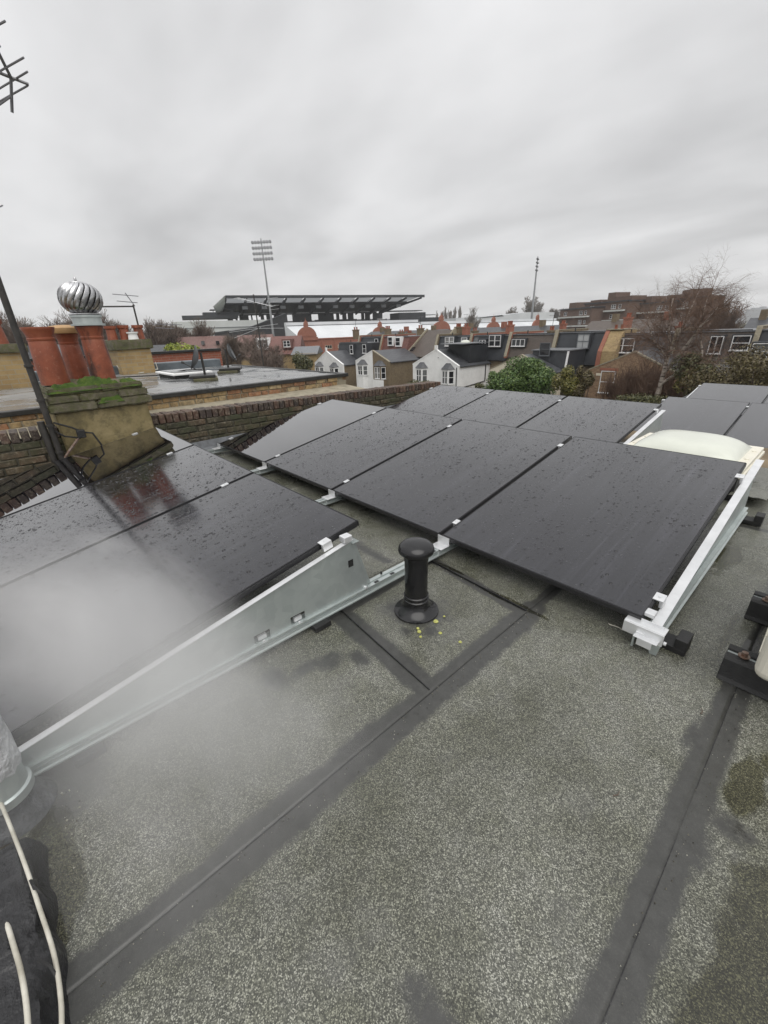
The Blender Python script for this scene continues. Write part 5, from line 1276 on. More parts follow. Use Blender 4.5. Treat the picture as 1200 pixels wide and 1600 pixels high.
for k in range(nb+1):
    u = ln*k/nb*0.985
    ur = min(u, ln-12)
    m_ = MB(); i_ = 0
    m_.v = [(u-0.25, 0.3, zf-0.8), (u+0.25, 0.3, zf-0.8), (ur+0.25, DV-1, zr_b-1.3), (ur-0.25, DV-1, zr_b-1.3), (u-0.25, 0.3, zf-1.4), (u+0.25, 0.3, zf-1.4), (ur+0.25, DV-1, zr_b-2.6), (ur-0.25, DV-1, zr_b-2.6)]
    m_.f = [(0, 1, 2, 3), (7, 6, 5, 4), (0, 4, 5, 1), (1, 5, 6, 2), (2, 6, 7, 3), (3, 7, 4, 0)]
    m_.build('roof_truss', M['stadium_dark'], st_)
    if k < nb:
        u2 = ln*(k+1)/nb*0.985; sl = (zr_b-1.2-(zf-0.7))/DV
        v0, v1 = 0.4, 9.3
        m_ = MB(); m_.quad((u+0.2, v0, zf-0.35+sl*v0), (u+0.2, v1, zf-0.35+sl*v1), (min(u2-0.2, ln-12*v1/DV), v1, zf-0.35+sl*v1), (u2-0.2, v0, zf-0.35+sl*v0))
        m_.build('roof_light', M['polycarb'], st_)
    if 0 < k < nb: MB().box((u-1.2, 8, zf-4.4), (u+1.0, 8.6, zf-3.2)).build('light_fitting', M['stadium_panel'], st_)
# back wall: dark screen above, row of open bays, solid base
zo0, zo1 = zr_b-4.6, zr_b-1.9
MB().box((1, DV-0.4, zo1), (ln-13, DV+0.4, zr_b-1.25)).build('back_wall_upper', M['stadium_dark'], st_)
MB().box((1, DV-0.4, GROUND), (ln-13, DV+0.4, zo0)).build('back_wall_lower', M['stadium_dark'], st_)
opens = [(352, 358), (366, 370), (373, 376), (390, 394), (396, 409), (414, 418), (424, 430), (440, 446), (451, 460), (492, 504), (531, 536), (541, 547), (554, 557), (567, 582), (587, 589), (598, 604), (613, 622)]
U = lambda px: (px-352)/(663-352)*ln*1.02
cur = 1.0
for a_, b_ in opens:
    if U(a_) > cur: MB().box((cur, DV-0.38, zo0), (U(a_), DV+0.38, zo1)).build('pier', M['stadium_dark'], st_)
    cur = U(b_)
MB().box((cur, DV-0.38, zo0), (ln-13, DV+0.38, zo1)).build('pier', M['stadium_dark'], st_)
MB().prism([(4, GROUND), (DV-0.41, GROUND), (DV-0.41, zo0-0.2), (4, zo0-6.5)], 'x', 6, ln-4).build('seating_bank', M['stadium_seat'], st_)
for k in range(9):
    u = 8+(ln-16)*k/8; MB().prism([(3.9, zo0-6.4), (DV-0.5, zo0-0.1), (DV-0.5, zo0+0.12), (3.9, zo0-6.1)], 'x', u-0.35, u+0.35).build('gangway', M['stadium_panel'], st_)
MB().box((ln*0.46, DV-6, zo0-1.2), (ln*0.70, DV-5, zo0+0.1)).build('hospitality_box', M['stadium_dark'], st_)
MB().box((ln*0.50, DV-6.2, zo0-1.5), (ln*0.60, DV-6.05, zo0-0.8)).build('box_glazing', M['stadium_panel'], st_)
# low dark flat roofs at both ends
a = at_d(285, 499, 178); b_ = at_d(345, 493, 176); t_ = thing('stadium_annex', 'low dark flat roof left of the grandstand', 'stadium annex', (a.x, a.y, 0)); t_.rotation_euler = (0, 0, ang)
MB().box((0, 0, a.z), (21, 12, a.z+1.3)).box((8, 4, a.z+1.301), (22, 12, a.z+2.5)).build('roof', M['stadium_dark'], t_); MB().box((11, 5, a.z+3.3), (21, 11, a.z+3.6)).build('canopy', M['stadium_dark'], t_)
for q in range(3): MB().box((12+q*4, 6, a.z+2.5), (12.2+q*4, 6.2, a.z+3.3)).build('post', M['stadium_dark'], t_)
a = at_d(624, 503, 205); b2 = at_d(667, 487, 205); t_ = thing('stadium_annex', 'dark box at the right end of the grandstand', 'stadium annex', (a.x, a.y, 0)); t_.rotation_euler = (0, 0, ang)
MB().box((0, 0, a.z-2), (13.5, 10, b2.z)).build('box', M['stadium_dark'], t_); MB().box((-3, 2, b2.z+0.7), (13, 9, b2.z+1.0)).build('canopy', M['stadium_dark'], t_); MB().box((13.6, 2, a.z-2), (22, 9, a.z+1.6)).build('low_box', M['stadium_dark'], t_); MB().box((12.5, 2, a.z+2.6), (20, 8, a.z+2.9)).build('canopy', M['stadium_panel'], t_)
# pale end stand on the left and its dark raking side
a = at_d(267, 503, 168); t_ = thing('stadium_stand', 'pale plain side wall of the end stand, left of the dark stand', 'stadium stand', (a.x, a.y, 0)); t_.rotation_euler = (0, 0, ang)
lw = (at_d(446, 503, 186)-a).length
MB().box((0, 0, GROUND), (lw, 6, a.z)).build('wall', M['stadium_pale'], t_)
MB().box((0, -0.25, a.z-2.4), (lw, 0.1, a.z-2.2)).build('panel_seam', M['stadium_panel'], t_)
a2 = at_d(336, 523, 160); t_ = thing('stadium_bank', 'dark raking bank of seats in front of the pale stand wall', 'stadium stand', (a2.x, a2.y, 0)); t_.rotation_euler = (0, 0, ang)
lb_ = (at_d(450, 523, 172)-a2).length
MB().prism([(0, GROUND), (lb_, GROUND), (lb_, a2.z+6.2), (lb_*0.45, a2.z+1.5), (0, a2.z+0.4)], 'y', 0, 5).build('seat_bank', M['stadium_seat'], t_)
MB().prism([(0, a2.z+0.41), (lb_*0.45, a2.z+1.51), (lb_, a2.z+6.21), (lb_, a2.z+6.6), (lb_*0.45, a2.z+1.9), (0, a2.z+0.8)], 'y', -0.3, 5.2).build('rake_edge', M['stadium_dark'], t_)

# near stand: long white roof behind the red brick street front with shaped gables
def white_roof(pxa, pya, pxb, pyb, d0, d1, drop, label, depth=14):
    a = at_d(pxa, pya, d0); b_ = at_d(pxb, pyb, d1); l_, g_ = frame_from(a, b_)
    t_ = thing('stand_roof', label, 'stadium roof', (a.x, a.y, 0), 'white stand roofs'); t_.rotation_euler = (0, 0, g_)
    MB().prism([(0, a.z), (0.8, a.z), (0.8, a.z-drop*0.5-0.8), (-depth, a.z-drop-0.5), (-depth, a.z-drop)], 'x', 0, l_).build('roof', M['stadium_white'], t_)
    MB().box((0, -0.5, a.z+0.002), (l_, 0.9, a.z+0.9)).build('ridge_fascia', M['stadium_panel' if False else 'stadium_white'], t_)
    MB().box((0, -0.52, a.z-0.25), (l_, -0.505, a.z+0.0)).build('shadow_gap', M['stadium_dark'], t_)
    return t_
white_roof(446, 509, 652, 503, 142, 172, 5.2, 'long white sloping stand roof in front of the dark grandstand')
white_roof(656, 507, 868, 499, 172, 215, 4.5, 'white stand roof continuing to the right behind the red gables')
a = at_d(712, 497, 225); b_ = at_d(866, 491, 250)
l_, g_ = frame_from(a, b_); t_ = thing('stand_roof', 'pale end stand roof at the foot of the right floodlight', 'stadium roof', (a.x, a.y, 0), 'white stand roofs'); t_.rotation_euler = (0, 0, g_)
MB().prism([(0, a.z-6), (l_, a.z-6), (l_, a.z+1.6), (l_*0.72, a.z+1.9), (l_*0.3, a.z+0.4), (0, a.z)], 'y', 0, 12).build('roof', M['stadium_white'], t_)
m_ = MB().prism([(l_*0.18, a.z-0.3), (l_*0.46, a.z+0.35), (l_*0.44, a.z+0.9), (l_*0.3, a.z+0.35)], 'y', -0.2, -0.02); m_.build('open_bay', M['stadium_dark'], t_)

# red brick street front
A2 = at_d(455, 532, 128); B2 = at_d(842, 517, 178); ln2, ang2 = frame_from(A2, B2)
fr = thing('stadium_facade', 'red brick street front with curved gables before the white stand roof', 'stadium front', (A2.x, A2.y, 0)); fr.rotation_euler = (0, 0, ang2)
ztop = A2.z
MB().box((0, 0, GROUND), (ln2, 3, ztop)).build('brick_wall', M['bw_red'], fr)
MB().box((0, -0.2, ztop+0.001), (ln2, 3.1, ztop+0.25)).build('coping', M['bw_red'], fr)
def shaped_gable(u, w_, h_, z):
    pts = [(-w_/2, 0), (w_/2, 0), (w_/2, h_*0.16), (w_*0.44, h_*0.18)]
    for k in range(0, 9):
        th = radians(10+80*k/8); pts.append((w_*0.42*cos(th), h_*0.2+h_*0.48*sin(th)))
    pts += [(w_*0.09, h_*0.72), (w_*0.07, h_*0.9), (0, h_)]
    left = [(-x, y_) for x, y_ in pts[2:-1]][::-1]
    poly = [(u+x, z+y_) for x, y_ in pts+left]
    # tidy: build as a prism facing the street
    MB().prism(poly, 'y', -0.35, 0.6).build('shaped_gable', M['bw_red'], fr)
    MB().prism([(u+x*1.04, z+y_+0.18) for x, y_ in pts[3:]+left[:-1]] , 'y', -0.42, -0.36).build('gable_band', M['bw_red'], fr)
    MB().tube((u, 0, z+h_), (u, 0, z+h_+0.9), 0.12, 0.03, n=6).build('finial', M['bw_red'], fr)
for px, w_, h_ in ((480, 6.5, 5.2), (594, 6.2, 4.4), (689, 8.5, 6.0), (770, 7.0, 5.0), (838, 5.5, 5.4)):
    uu = None
    best = min(range(2001), key=lambda q: abs(((lambda P: 600+FPX*(P-CAM).dot(RIGHT)/(P-CAM).dot(FWD))(A2+(B2-A2)*(q/2000)))-px))
    shaped_gable(ln2*best/2000, w_, h_, ztop-0.2)
for k in range(24):
    u = 3+k*(ln2-6)/23
    window(fr, u, -0.02, ztop-2.2, 2.2, 0.9, 'triple', M['cream_paint']); window(fr, u, -0.02, ztop-4.6, 1.9, 2.0, 'double', M['cream_paint'])
    MB().box((u+1.9, -0.15, ztop-6), (u+2.2, -0.001, ztop)).build('pilaster', M['bw_red'], fr)

# floodlights
def floodlight(px, py_top, py_arr, py_base, dist, cols, rows_, wpx, hpx, label, yaw):
    base = at_d(px[1], py_base, dist)
    top = at_d(px[0], py_arr, dist)
    t_ = thing('floodlight_mast', label, 'floodlight', (base.x, base.y, 0), 'stadium floodlights')
    k_ = dist/FPX*1.03
    MB().tube((0, 0, GROUND), (0, 0, top.z), 0.55*dist/180, 0.28*dist/180, n=10).build('mast', M['pole'], t_, smooth=True)
    fr_ = MB(); W_, H_ = wpx*k_, hpx*k_; u = Vector((cos(yaw), sin(yaw), 0)); n_ = Vector((-sin(yaw), cos(yaw), 0))
    for r in range(rows_):
        z = top.z+H_*(r+0.3)/rows_; fr_.tube(u*(-W_/2)+Vector((0, 0, z)), u*(W_/2)+Vector((0, 0, z)), 0.12, n=5)
    fr_.tube(Vector((0, 0, top.z-1)), Vector((0, 0, top.z+H_)), 0.2, n=6)
    fr_.build('lamp_frame', M['pole'], t_)
    lm = MB().lathe([(0.15, -0.35), (0.32, -0.15), (0.42, 0.30), (0.42, 0.36), (0.0, 0.36)], 10).mesh('lamp'); lm.materials.append(M['lamp'])
    sc = min(H_/rows_/0.95, max(W_/cols/0.95, H_/rows_/1.4))
    for r in range(rows_):
        for c_ in range(cols):
            o = sub('lamp', lm, t_, u*(W_*((c_+0.5)/cols-0.5))+Vector((0, 0, top.z+H_*(r+0.3)/rows_)), (radians(65), 0, yaw)); o.scale = (sc, sc, sc)
floodlight((413, 428), 383, 408, 530, 160, 7, 4, 27, 25, 'left floodlight mast with four rows of lamps, before the grandstand', YAW*0+atan2(SIDE.y, SIDE.x)-0.1)
floodlight((838, 830), 408, 424, 505, 222, 4, 4, 10, 17, 'right floodlight mast seen from the side, beyond the red gables', atan2(SIDE.y, SIDE.x)+1.05)

# brick flats on the right skyline
def flats(px0, px1, pt, pb, dist, depth, label, name='flats_block', bands=3, towers=()):
    a = at_d(px0, pt, dist); b_ = at_d(px1, pt, dist*0.90); l_, g_ = frame_from(a, b_)
    t_ = thing(name, label, 'flats', (a.x, a.y, 0), 'brick flats on the skyline'); t_.rotation_euler = (0, 0, g_)
    zt = a.z; fh = 2.9
    MB().box((0, 0, GROUND), (l_, depth, zt)).build('wall', M['bw_dark'], t_)
    MB().box((-0.3, -0.4, zt+0.001), (l_+0.3, depth, zt+0.35)).build('roof_edge', M['slate_dark'], t_)
    for f in range(bands):
        z = zt-fh*(f+1)+0.6; n = max(2, int(l_/7))
        for q in range(n):
            u0 = l_*(q+0.04)/n; u1 = l_*(q+0.90)/n
            MB().box((u0, -1.1, z-0.45), (u1, -0.002, z)).build('balcony', M['stadium_pale'], t_)
            window(t_, (u0+u1)/2-0.8, -0.03, z+1.0, 1.7, 1.25, 'double'); 
            if q % 2: window(t_, (u0+u1)/2+1.6, -0.03, z+1.0, 1.0, 1.1, 'sash')
    for (f0, f1, hh) in towers: MB().box((l_*f0, 1.5, zt+0.3), (l_*f1, depth-1, zt+hh)).build('roof_housing', M['bw_dark'], t_)
    return t_
flats(876, 925, 485, 520, 168, 9, 'lowest left-hand block of the brown brick flats', towers=((0.15, 0.4, 2.2),))
flats(914, 982, 476, 520, 160, 9, 'brown brick flats with a square roof housing, second block from the left', bands=4, towers=((0.45, 0.62, 3.0), (0.05, 0.3, 1.2), (0.62, 0.98, 1.6)))
flats(982, 1056, 477, 520, 150, 9, 'brown brick flats with white balcony bands behind the birch', bands=4, towers=((0.30, 0.42, 2.2), (0.5, 0.62, 1.2), (0.72, 0.99, 2.0)))
flats(1052, 1080, 470, 520, 142, 8, 'tallest right-hand block of the brown brick flats', bands=4, towers=((0.1, 0.55, 2.6),))
# hazy far towers
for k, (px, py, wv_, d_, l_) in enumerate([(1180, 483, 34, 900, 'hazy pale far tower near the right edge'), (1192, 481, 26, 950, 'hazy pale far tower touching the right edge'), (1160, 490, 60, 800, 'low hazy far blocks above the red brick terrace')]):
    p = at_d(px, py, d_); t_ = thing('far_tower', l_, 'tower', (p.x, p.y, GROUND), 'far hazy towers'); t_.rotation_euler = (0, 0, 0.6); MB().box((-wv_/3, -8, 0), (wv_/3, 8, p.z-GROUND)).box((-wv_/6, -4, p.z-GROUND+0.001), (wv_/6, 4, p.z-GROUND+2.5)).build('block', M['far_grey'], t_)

# ================================================================== TREES AND SHRUBS
def bare_tree(name, label, base, height, spread, seed, barkm, twigm, levels=5, stems=1, lean=(0, 0), twigr=0.012, trunkr=None, up=0.35, droop=0.0, group=None, first=0.3, ch=(3, 4)):
    rnd = random.Random(seed); t_ = thing(name, label, 'tree', base, group)
    wood, twigs = MB(), MB(); tr = trunkr or height*0.018
    def grow(p, d, ln_, r, lv):
        segs = 3 if lv < 3 else 2
        for s_ in range(segs):
            q = p+d*(ln_/segs); r2 = max(twigr*0.6, r*(0.84 if s_ < segs-1 else 0.72))
            (wood if lv < 3 else twigs).tube(p, q, r, r2, n=(7 if lv < 2 else 4 if lv < 3 else 3), cap=False)
            if lv < levels and (lv > 0 or s_ >= segs-2):
                for _ in range(rnd.randint(1, 2) if s_ < segs-1 else rnd.randint(*ch)):
                    ax = Vector((rnd.gauss(0, 1), rnd.gauss(0, 1), rnd.gauss(0, 0.5))).normalized()
                    nd = (d*0.85+ax*spread*(0.8+0.15*lv)+Vector((0, 0, up-droop*lv))).normalized()
                    grow(q, nd, ln_*rnd.uniform(0.52, 0.78), r2*rnd.uniform(0.5, 0.72), lv+1)
            d = (d+Vector((rnd.gauss(0, .09), rnd.gauss(0, .09), rnd.gauss(0, .05)-droop*0.25*lv))).normalized(); p = q; r = r2
    for s_ in range(stems):
        d0 = Vector((lean[0]+rnd.gauss(0, 0.06+0.12*(stems > 1)), lean[1]+rnd.gauss(0, 0.06+0.12*(stems > 1)), 1)).normalized()
        grow(Vector((rnd.gauss(0, .1)*(stems > 1), rnd.gauss(0, .1)*(stems > 1), -0.2)), d0, height*first, tr, 0)
    wood.build('trunk', barkm, t_, smooth=True); twigs.build('crown', twigm, t_)
    return t_
def leafy(name, label, cen, rad, n, leaf, mat, seed, group=None, cat='shrub', lumps=9, ground=True, stemm=None):
    rnd = random.Random(seed); t_ = thing(name, label, cat, (cen[0], cen[1], GROUND if ground else cen[2]-rad[2]), group)
    off = Vector((0, 0, cen[2]-t_.location.z)); m_ = MB()
    L_ = [(Vector((rnd.gauss(0, .42), rnd.gauss(0, .42), rnd.gauss(0.05, .42))), rnd.uniform(0.28, 0.55)*(1 if lumps < 18 else 0.78)) for _ in range(lumps)]
    L_ = [(c_ if c_.length < 0.72 else c_*(0.72/c_.length), r_) for c_, r_ in L_]
    for _ in range(n):
        c_, r_ = rnd.choice(L_)
        d = Vector((rnd.gauss(0, 1), rnd.gauss(0, 1), rnd.gauss(0.15, 1))).normalized()
        p = c_+d*r_*(rnd.random()**0.33)*1.05
        p = Vector((p.x*rad[0], p.y*rad[1], p.z*rad[2]))+off
        nrm = (d+Vector((rnd.gauss(0, .6), rnd.gauss(0, .6), rnd.gauss(0.3, .6)))).normalized(); a = nrm.orthogonal().normalized(); a.rotate(Matrix.Rotation(rnd.random()*6.28, 3, nrm)); b_ = nrm.cross(a)
        s_ = leaf*rnd.uniform(0.6, 1.3)
        m_.quad(p-a*s_, p-b_*s_*0.45+a*0.1*s_, p+a*s_, p+b_*s_*0.45)
    m_.build('foliage', mat, t_)
    st2 = MB()
    for _ in range(5):
        c_, r_ = rnd.choice(L_); st2.tube((rnd.gauss(0, .1), rnd.gauss(0, .1), 0), tuple(Vector((c_.x*rad[0], c_.y*rad[1], c_.z*rad[2]))+off), 0.06, 0.02, n=5)
    st2.build('stem', stemm or M['bark'], t_)
    return t_
def gpos(px, py, y): p = at_y(px, py, y); return p
# evergreen and its neighbours in the gardens
p = gpos(820, 602, 31); leafy('evergreen_bush', 'large rounded dark evergreen bush in front of the charcoal dormer', p, (3.7, 2.4, 2.25), 38000, 0.10, M['leaf_green'], 3, lumps=34)
p = gpos(778, 604, 31); leafy('evergreen_bush', 'lower left lobe of dark evergreen beside the white wing', p, (1.8, 1.6, 1.5), 9000, 0.09, M['leaf_green'], 4, lumps=20)
p = gpos(884, 603, 30); leafy('yellow_shrub', 'yellow-green variegated shrub right of the evergreen', p, (1.15, 1.0, 1.35), 5200, 0.09, M['leaf_yellow'], 5, lumps=20)
p = gpos(909, 600, 30); leafy('brown_shrub', 'brown-leaved shrub between the yellow shrub and the mottled brick wing', p, (0.8, 0.9, 1.4), 3600, 0.09, M['leaf_brown'], 6)
p = gpos(660, 609, 33); leafy('garden_shrub', 'low green shrub at the foot of the brown wing', p, (3.0, 1.2, 1.1), 4500, 0.10, M['leaf_olive'], 8, lumps=18)
p = gpos(745, 612, 33); leafy('garden_shrub', 'dull green shrub below the white wing side wall', p, (1.5, 1.2, 0.8), 2500, 0.10, M['leaf_olive'], 18)
p = gpos(1098, 594, 29); leafy('garden_shrub', 'olive and yellow shrub at the foot of the birch', p, (1.7, 1.3, 1.7), 4500, 0.09, M['leaf_olive'], 9)
p = gpos(1075, 590, 29.5); leafy('yellow_shrub', 'small yellowish shrub behind the birch trunk', p, (0.8, 0.8, 1.2), 1800, 0.09, M['leaf_yellow'], 19)
p = gpos(1172, 592, 27); leafy('brown_hedge', 'brown leafless hedge above the farthest panels at the right', p, (3.2, 1.6, 1.5), 9000, 0.07, M['leaf_brown'], 10, cat='hedge', lumps=14)
p = gpos(1235, 590, 26); leafy('brown_hedge', 'brown hedge continuing past the right edge', p, (3.0, 1.6, 1.7), 7000, 0.07, M['leaf_brown'], 11, cat='hedge', lumps=12)
p = gpos(1010, 615, 27); leafy('garden_shrub', 'low green ground plants under the bare shrubs', p+Vector((0, 0, -0.5)), (2.4, 1.2, 0.4), 1800, 0.08, M['leaf_olive'], 21)
# bare red-brown thicket
for k, (px, py, yy, hh, sd_) in enumerate([(992, 615, 31.5, 6.4, 21), (1010, 618, 31.0, 6.6, 22), (1045, 612, 31.5, 6.0, 24)]):
    p = gpos(px, py, yy)
    bare_tree('bare_shrub', ['tall red-brown bare shrub left of the birch', 'dense red-brown bare shrub just left of the birch trunk', 'bare brown shrub right of the birch trunk', 'thin bare shrub at the right of the yellow shrub'][k], (p.x, yy, GROUND), hh, 0.42, sd_, M['twig_red'], M['twig_red'], levels=4, stems=6, twigr=0.014, trunkr=0.045, up=0.6, group='bare shrubs by the birch', first=0.42)
# birch: trunk and crooked pale limbs surveyed from the photo, twigs grown from them
YB = 29.5
def birch():
    p0 = at_y(1026, 622, YB); t_ = thing('birch_tree', 'leaning bare birch with pale crooked limbs and reddish twigs', 'tree', (p0.x, YB, GROUND))
    o = Vector((p0.x, YB, GROUND)); rnd = random.Random(5); wood, tw = MB(), MB()
    def limb(pix, r0, r1, dy=0.0):
        P = [at_y(x, y_, YB+dy*i/len(pix))-o for i, (x, y_) in enumerate(pix)]
        if pix[0] == (1026, 622): P = [Vector((P[0].x-0.35, P[0].y, -0.1))]+P
        rs = [r0+(r1-r0)*i/(len(P)-1) for i in range(len(P))]; wood.path(P, [r*1.35 for r in rs], 7); return P, rs
    L_ = []
    L_.append(limb([(1026, 622), (1035, 590), (1043, 560), (1047, 540), (1045, 515), (1047, 490), (1052, 465)], 0.13, 0.02))
    L_.append(limb([(1046, 552), (1058, 530), (1068, 510), (1077, 488), (1085, 470), (1092, 455)], 0.075, 0.012, 0.9))
    L_.append(limb([(1038, 582), (1056, 560), (1072, 540), (1088, 520), (1096, 508), (1110, 495), (1122, 480)], 0.085, 0.012, -0.8))
    L_.append(limb([(1033, 600), (1050, 588), (1070, 575), (1096, 567), (1118, 569)], 0.075, 0.015, -1.2))
    L_.append(limb([(1096, 567), (1097, 548), (1094, 525)], 0.055, 0.03, 0.2))
    L_.append(limb([(1094, 516), (1094, 505), (1099, 490), (1104, 470), (1108, 462)], 0.04, 0.01, 0.3))
    L_.append(limb([(1046, 550), (1036, 543), (1022, 534), (1008, 528)], 0.045, 0.01, 0.6))
    L_.append(limb([(1043, 558), (1030, 545), (1020, 530), (1015, 512), (1012, 495)], 0.05, 0.01, -0.6))
    def twig(p, d, ln_, r, lv):
        for s_ in range(3):
            q = p+d*(ln_/3); tw.tube(p, q, r, r*0.75, n=3, cap=False)
            if lv < 3:
                for _ in range(rnd.randint(1, 2)):
                    nd = (d*0.8+Vector((rnd.gauss(0, .5), rnd.gauss(0, .5), rnd.gauss(0.0, .4)-0.12*lv))).normalized(); twig(q, nd, ln_*rnd.uniform(.5, .8), r*0.65, lv+1)
            d = (d+Vector((rnd.gauss(0, .12), rnd.gauss(0, .12), -0.10))).normalized(); p = q; r *= .8
    for P, rs in L_:
        for i in range(1, len(P)):
            for _ in range(5):
                f_ = rnd.random(); q = P[i-1].lerp(P[i], f_)
                if q.z < 4.5: continue
                d = ((P[i]-P[i-1]).normalized()*0.5+Vector((rnd.gauss(0, .6), rnd.gauss(0, .6), rnd.gauss(0.35, .4)))).normalized()
                twig(q, d, rnd.uniform(0.7, 1.5), 0.018, 0)
    wood.build('trunk', M['birch'], t_, smooth=True); tw.build('crown', M['twig_red'], t_)
birch()
# bare trees of the middle distance and skyline
def far_tree(px, py_base, py_top, dist, seed, label, spread=0.45, tm='twig', lv=5, twr=None, group='bare trees of the middle distance', up=0.30, stems=1):
    b0 = at_d(px, py_base, dist); tp = at_d(px, py_top, dist); h_ = tp.z-GROUND
    bare_tree('bare_tree', label, (b0.x, b0.y, GROUND), h_*0.98, spread, seed, M['bark'] if tm != 'twig_grey' else M['twig_grey'], M[tm], lv, stems, twigr=twr or dist*0.00042, up=up, group=group, first=0.36)
far_tree(408, 575, 515, 62, 31, 'spreading bare tree in front of the pinkish tiled house', 0.6)
far_tree(375, 575, 522, 66, 32, 'bare tree left of the thin aerial mast', 0.5)
far_tree(330, 575, 505, 90, 33, 'bare tree in front of the dull red roof', 0.4)
far_tree(290, 560, 500, 95, 34, 'bare brown tree before the pale stand wall', 0.45)
far_tree(255, 560, 503, 85, 35, 'dense bare tree right of the yellow brick chimney', 0.5)
far_tree(238, 560, 494, 80, 36, 'tall dark bare tree just right of the yellow brick chimney', 0.4)
far_tree(190, 560, 478, 70, 37, 'bare tree crown rising behind the yellow chimney aerials', 0.5)
far_tree(165, 560, 482, 74, 38, 'bare tree behind the turbine cowl', 0.5)
far_tree(100, 560, 488, 72, 39, 'bare tree behind the squat pot', 0.5)
far_tree(28, 560, 472, 62, 40, 'bare tree behind the black mast at the left', 0.45)
far_tree(-15, 560, 480, 62, 41, 'bare tree at the extreme left edge', 0.5)
far_tree(70, 560, 500, 84, 42, 'low bare tree between the mast and the leftmost pot', 0.55)
far_tree(430, 580, 530, 58, 43, 'low bare tree right of the thin aerial mast', 0.6)
far_tree(735, 520, 487, 120, 44, 'small bare tree before the white roof beside a red gable', 0.45, tm='twig_grey')
far_tree(830, 500, 466, 290, 45, 'large pale bare tree behind the right floodlight', 0.5, tm='twig_grey', group='bare trees on the skyline')
far_tree(795, 500, 479, 300, 46, 'pale bare tree left of the right floodlight', 0.5, tm='twig_grey', group='bare trees on the skyline')
far_tree(868, 500, 480, 300, 47, 'pale bare tree touching the left flats block', 0.5, tm='twig_grey', group='bare trees on the skyline')
far_tree(1120, 545, 468, 60, 48, 'bare tree crown to the right of the flats', 0.5, tm='twig', group='bare trees on the skyline')
for k, px in enumerate((684, 691, 698, 703, 708, 720)):
    far_tree(px, 505, (489, 486, 485, 484, 482, 484)[k], 380, 60+k, ['first poplar from the grandstand', 'second poplar from the grandstand', 'third poplar from the grandstand', 'fourth poplar from the grandstand', 'tallest poplar on the skyline', 'poplar standing apart right of the others'][k], 0.10, tm='twig_grey', lv=5, up=0.9, group='poplars on the skyline', twr=0.09)
p = at_d(290, 563, 22); leafy('lime_shrub', 'bright lime-green shrub behind the neighbouring roof hatch', p, (1.3, 1.0, 0.85), 4200, 0.07, M['leaf_lime'], 51)
p = at_d(475, 572, 60); leafy('garden_shrub', 'dark conical shrub before the yellow brick house', p, (1.6, 1.6, 2.2), 2500, 0.15, M['leaf_olive'], 52)
# thin aerial mast before the grandstand
p = at_d(416, 600, 34); tp = at_d(410, 452, 34)
t_ = thing('aerial_pole', 'thin dark aerial pole carrying two aerials before the grandstand', 'aerial', (p.x, p.y, 0))
MB().tube((0, 0, GROUND), (0, 0, tp.z-0.3), 0.06, 0.045, n=6).build('pole', M['mast'], t_)
rt = atan2(SIDE.y, SIDE.x); u = Vector((cos(rt), sin(rt), 0)); n_ = Vector((-sin(rt), cos(rt), 0))
z1 = at_d(412, 475, 34).z; a_ = u*(-1.4)+n_*0.6+Vector((0, 0, z1+0.5)); b_ = u*1.4-n_*0.6+Vector((0, 0, z1-0.2))
MB().tube(a_, b_, 0.022, n=5).build('boom', M['alu'], t_)
for q in range(10):
    c_ = a_.lerp(b_, q/9); MB().tube(c_-(n_+u*0.5+Vector((0, 0, 0.15)))*0.30, c_+(n_+u*0.5+Vector((0, 0, 0.15)))*0.30, 0.013, n=4).build('rod', M['alu'], t_)
for q in range(4): MB().tube(u*1.05+Vector((0, 0, z1+0.35-q*0.25)), u*1.75+Vector((0, 0, z1+0.40-q*0.25)), 0.013, n=4).build('rod', M['alu'], t_)
z2 = at_d(412, 515, 34).z
for q, (xa, xb, za, zb2) in enumerate(((-2.2, 1.5, 0.0, 0.35), (-1.9, 0.2, -0.5, 0.15), (0, 1.9, 0.1, 0.05), (-2.2, 0, -0.1, 0.1))): MB().tube(u*xa+Vector((0, 0, z2+za)), u*xb+Vector((0, 0, z2+zb2)), 0.018, n=4).build('rod', M['alu'], t_)

# grit and moss crumbs washed along the laps and the panel edges
def grit():
    rnd = random.Random(77); m_ = MB()
    def crumb(x, y, r):
        i = len(m_.v); z = 0.004; a0 = rnd.random()*6.28
        m_.v += [(x+cos(a0+k*2.094)*r*rnd.uniform(.6, 1.3), y+sin(a0+k*2.094)*r*rnd.uniform(.6, 1.3), z-0.003) for k in range(3)]+[(x+rnd.uniform(-.3, .3)*r, y, z+r*rnd.uniform(.5, 1.1))]
        m_.f += [(i, i+1, i+3), (i+1, i+2, i+3), (i+2, i, i+3)]
    for _ in range(700):
        k = rnd.random()
        if k < .3: crumb(S1+rnd.gauss(0.02, .02), rnd.uniform(-2.0, -.1), rnd.uniform(.0008, .0026))
        elif k < .5: crumb(S2+rnd.gauss(0.015, .02), rnd.uniform(-1.7, .9), rnd.uniform(.0008, .0026))
        elif k < .65: crumb(rnd.uniform(-1.1, S1), -0.135+rnd.gauss(0, .012), rnd.uniform(.001, .0035))
        elif k < .8: crumb(rnd.uniform(-1.0, -.45), -2.0+abs(rnd.gauss(0, .05)), rnd.uniform(.001, .004))
        else: crumb(rnd.uniform(-1.1, .9), rnd.uniform(-2.0, 1.0), rnd.uniform(.0008, .003))
    return m_.build('grit', M['grit'])
M['grit'] = leafmat('grit', (0.03, 0.028, 0.02), (0.16, 0.15, 0.11), (0.5, 0.49, 0.42))
tag(grit(), 'loose grit and moss crumbs scattered over the felt', None, kind='stuff')
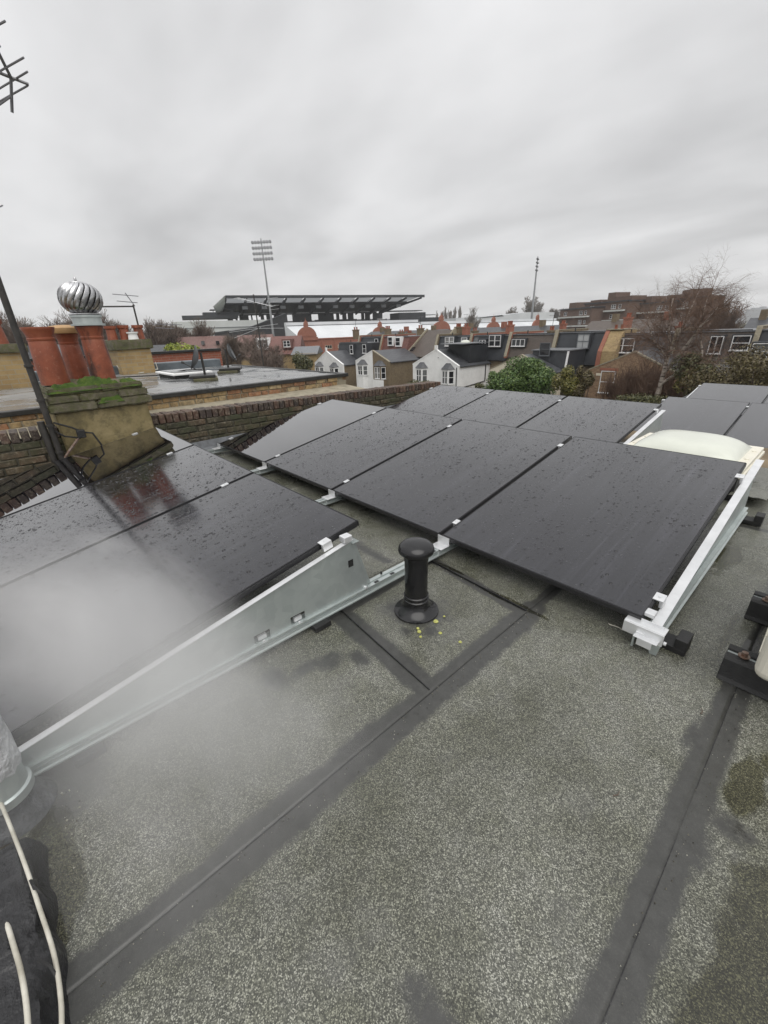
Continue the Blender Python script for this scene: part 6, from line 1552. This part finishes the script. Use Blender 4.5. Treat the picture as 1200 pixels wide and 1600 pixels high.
for k, (px, py, a_, l_) in enumerate([(958, 1243, 0.9, 'small dark twig lying in the middle of the right-hand felt'), (1095, 1115, 1.4, 'short bent twig beside the right-hand lap by the support foot'), (1020, 945, 0.3, 'tiny dark twig between the panel corner and the support feet'), (655, 878, 0.2, 'small dark bolt-like scrap on the felt behind the vent pipe')]):
    p = at_z(px, py, 0.007); tag(MB().path([p, p+Vector((cos(a_), sin(a_), 0.1))*0.014, p+Vector((cos(a_+.4), sin(a_+.4), 0.05))*0.03], [0.0022, 0.0018, 0.0008], 5).build('twig', M['bark']), l_, 'twig')

# ================================================================== AIR
def volume_mat(name, dens_nodes=None, density=0.001, color=(1, 1, 1), aniso=0.2):
    m_ = bpy.data.materials.new(name); m_.use_nodes = True; nt_ = m_.node_tree; nt_.nodes.clear()
    o = nt_.nodes.new('ShaderNodeOutputMaterial'); pv = nt_.nodes.new('ShaderNodeVolumePrincipled')
    pv.inputs['Color'].default_value = (*color, 1); pv.inputs['Density'].default_value = density; pv.inputs['Anisotropy'].default_value = aniso
    nt_.links.new(pv.outputs[0], o.inputs['Volume'])
    if dens_nodes: dens_nodes(nt_, pv)
    return m_
def steam_density(nt_, pv):
    n = nt_.nodes.new; l = nt_.links.new
    tc_ = n('ShaderNodeTexCoord'); ln_ = n('ShaderNodeVectorMath'); ln_.operation = 'LENGTH'; l(tc_.outputs['Object'], ln_.inputs[0])
    no = n('ShaderNodeTexNoise'); no.inputs['Scale'].default_value = 1.9; no.inputs['Detail'].default_value = 4; no.inputs['Distortion'].default_value = 0.6; l(tc_.outputs['Object'], no.inputs['Vector'])
    a = n('ShaderNodeMath'); a.operation = 'MULTIPLY_ADD'; a.inputs[1].default_value = 0.85; l(no.outputs['Fac'], a.inputs[0]); l(ln_.outputs['Value'], a.inputs[2])
    mr = n('ShaderNodeMapRange'); mr.interpolation_type = 'SMOOTHSTEP'; mr.inputs['From Min'].default_value = 0.32; mr.inputs['From Max'].default_value = 1.30; mr.inputs['To Min'].default_value = STEAM; mr.inputs['To Max'].default_value = 0.0
    l(a.outputs[0], mr.inputs['Value']); l(mr.outputs[0], pv.inputs['Density'])
STEAM = 3.9
bm = bmesh.new(); bmesh.ops.create_icosphere(bm, subdivisions=3, radius=1.0)
me = bpy.data.meshes.new('steam'); bm.to_mesh(me); bm.free()
so = bpy.data.objects.new('steam', me); COL.objects.link(so)
so.location = (-1.08, -1.70, 0.32); so.scale = (1.30, 0.58, 0.37); so.rotation_euler = (0, radians(4), radians(12))
me.materials.append(volume_mat('steam', steam_density, color=(0.98, 0.98, 0.98)))
tag(so, 'soft white puff of steam drifting from the flue across the near panel', None, kind='stuff')

# the damp air itself
FAR_HAZE = 0.00030
hz = MB().box((-1400, -60, GROUND-1.0), (900, 1300, 75)).build('haze', volume_mat('haze', None, FAR_HAZE, (0.95, 0.96, 0.98), 0.0))
tag(hz, 'thin damp haze over the whole view', None, kind='stuff')
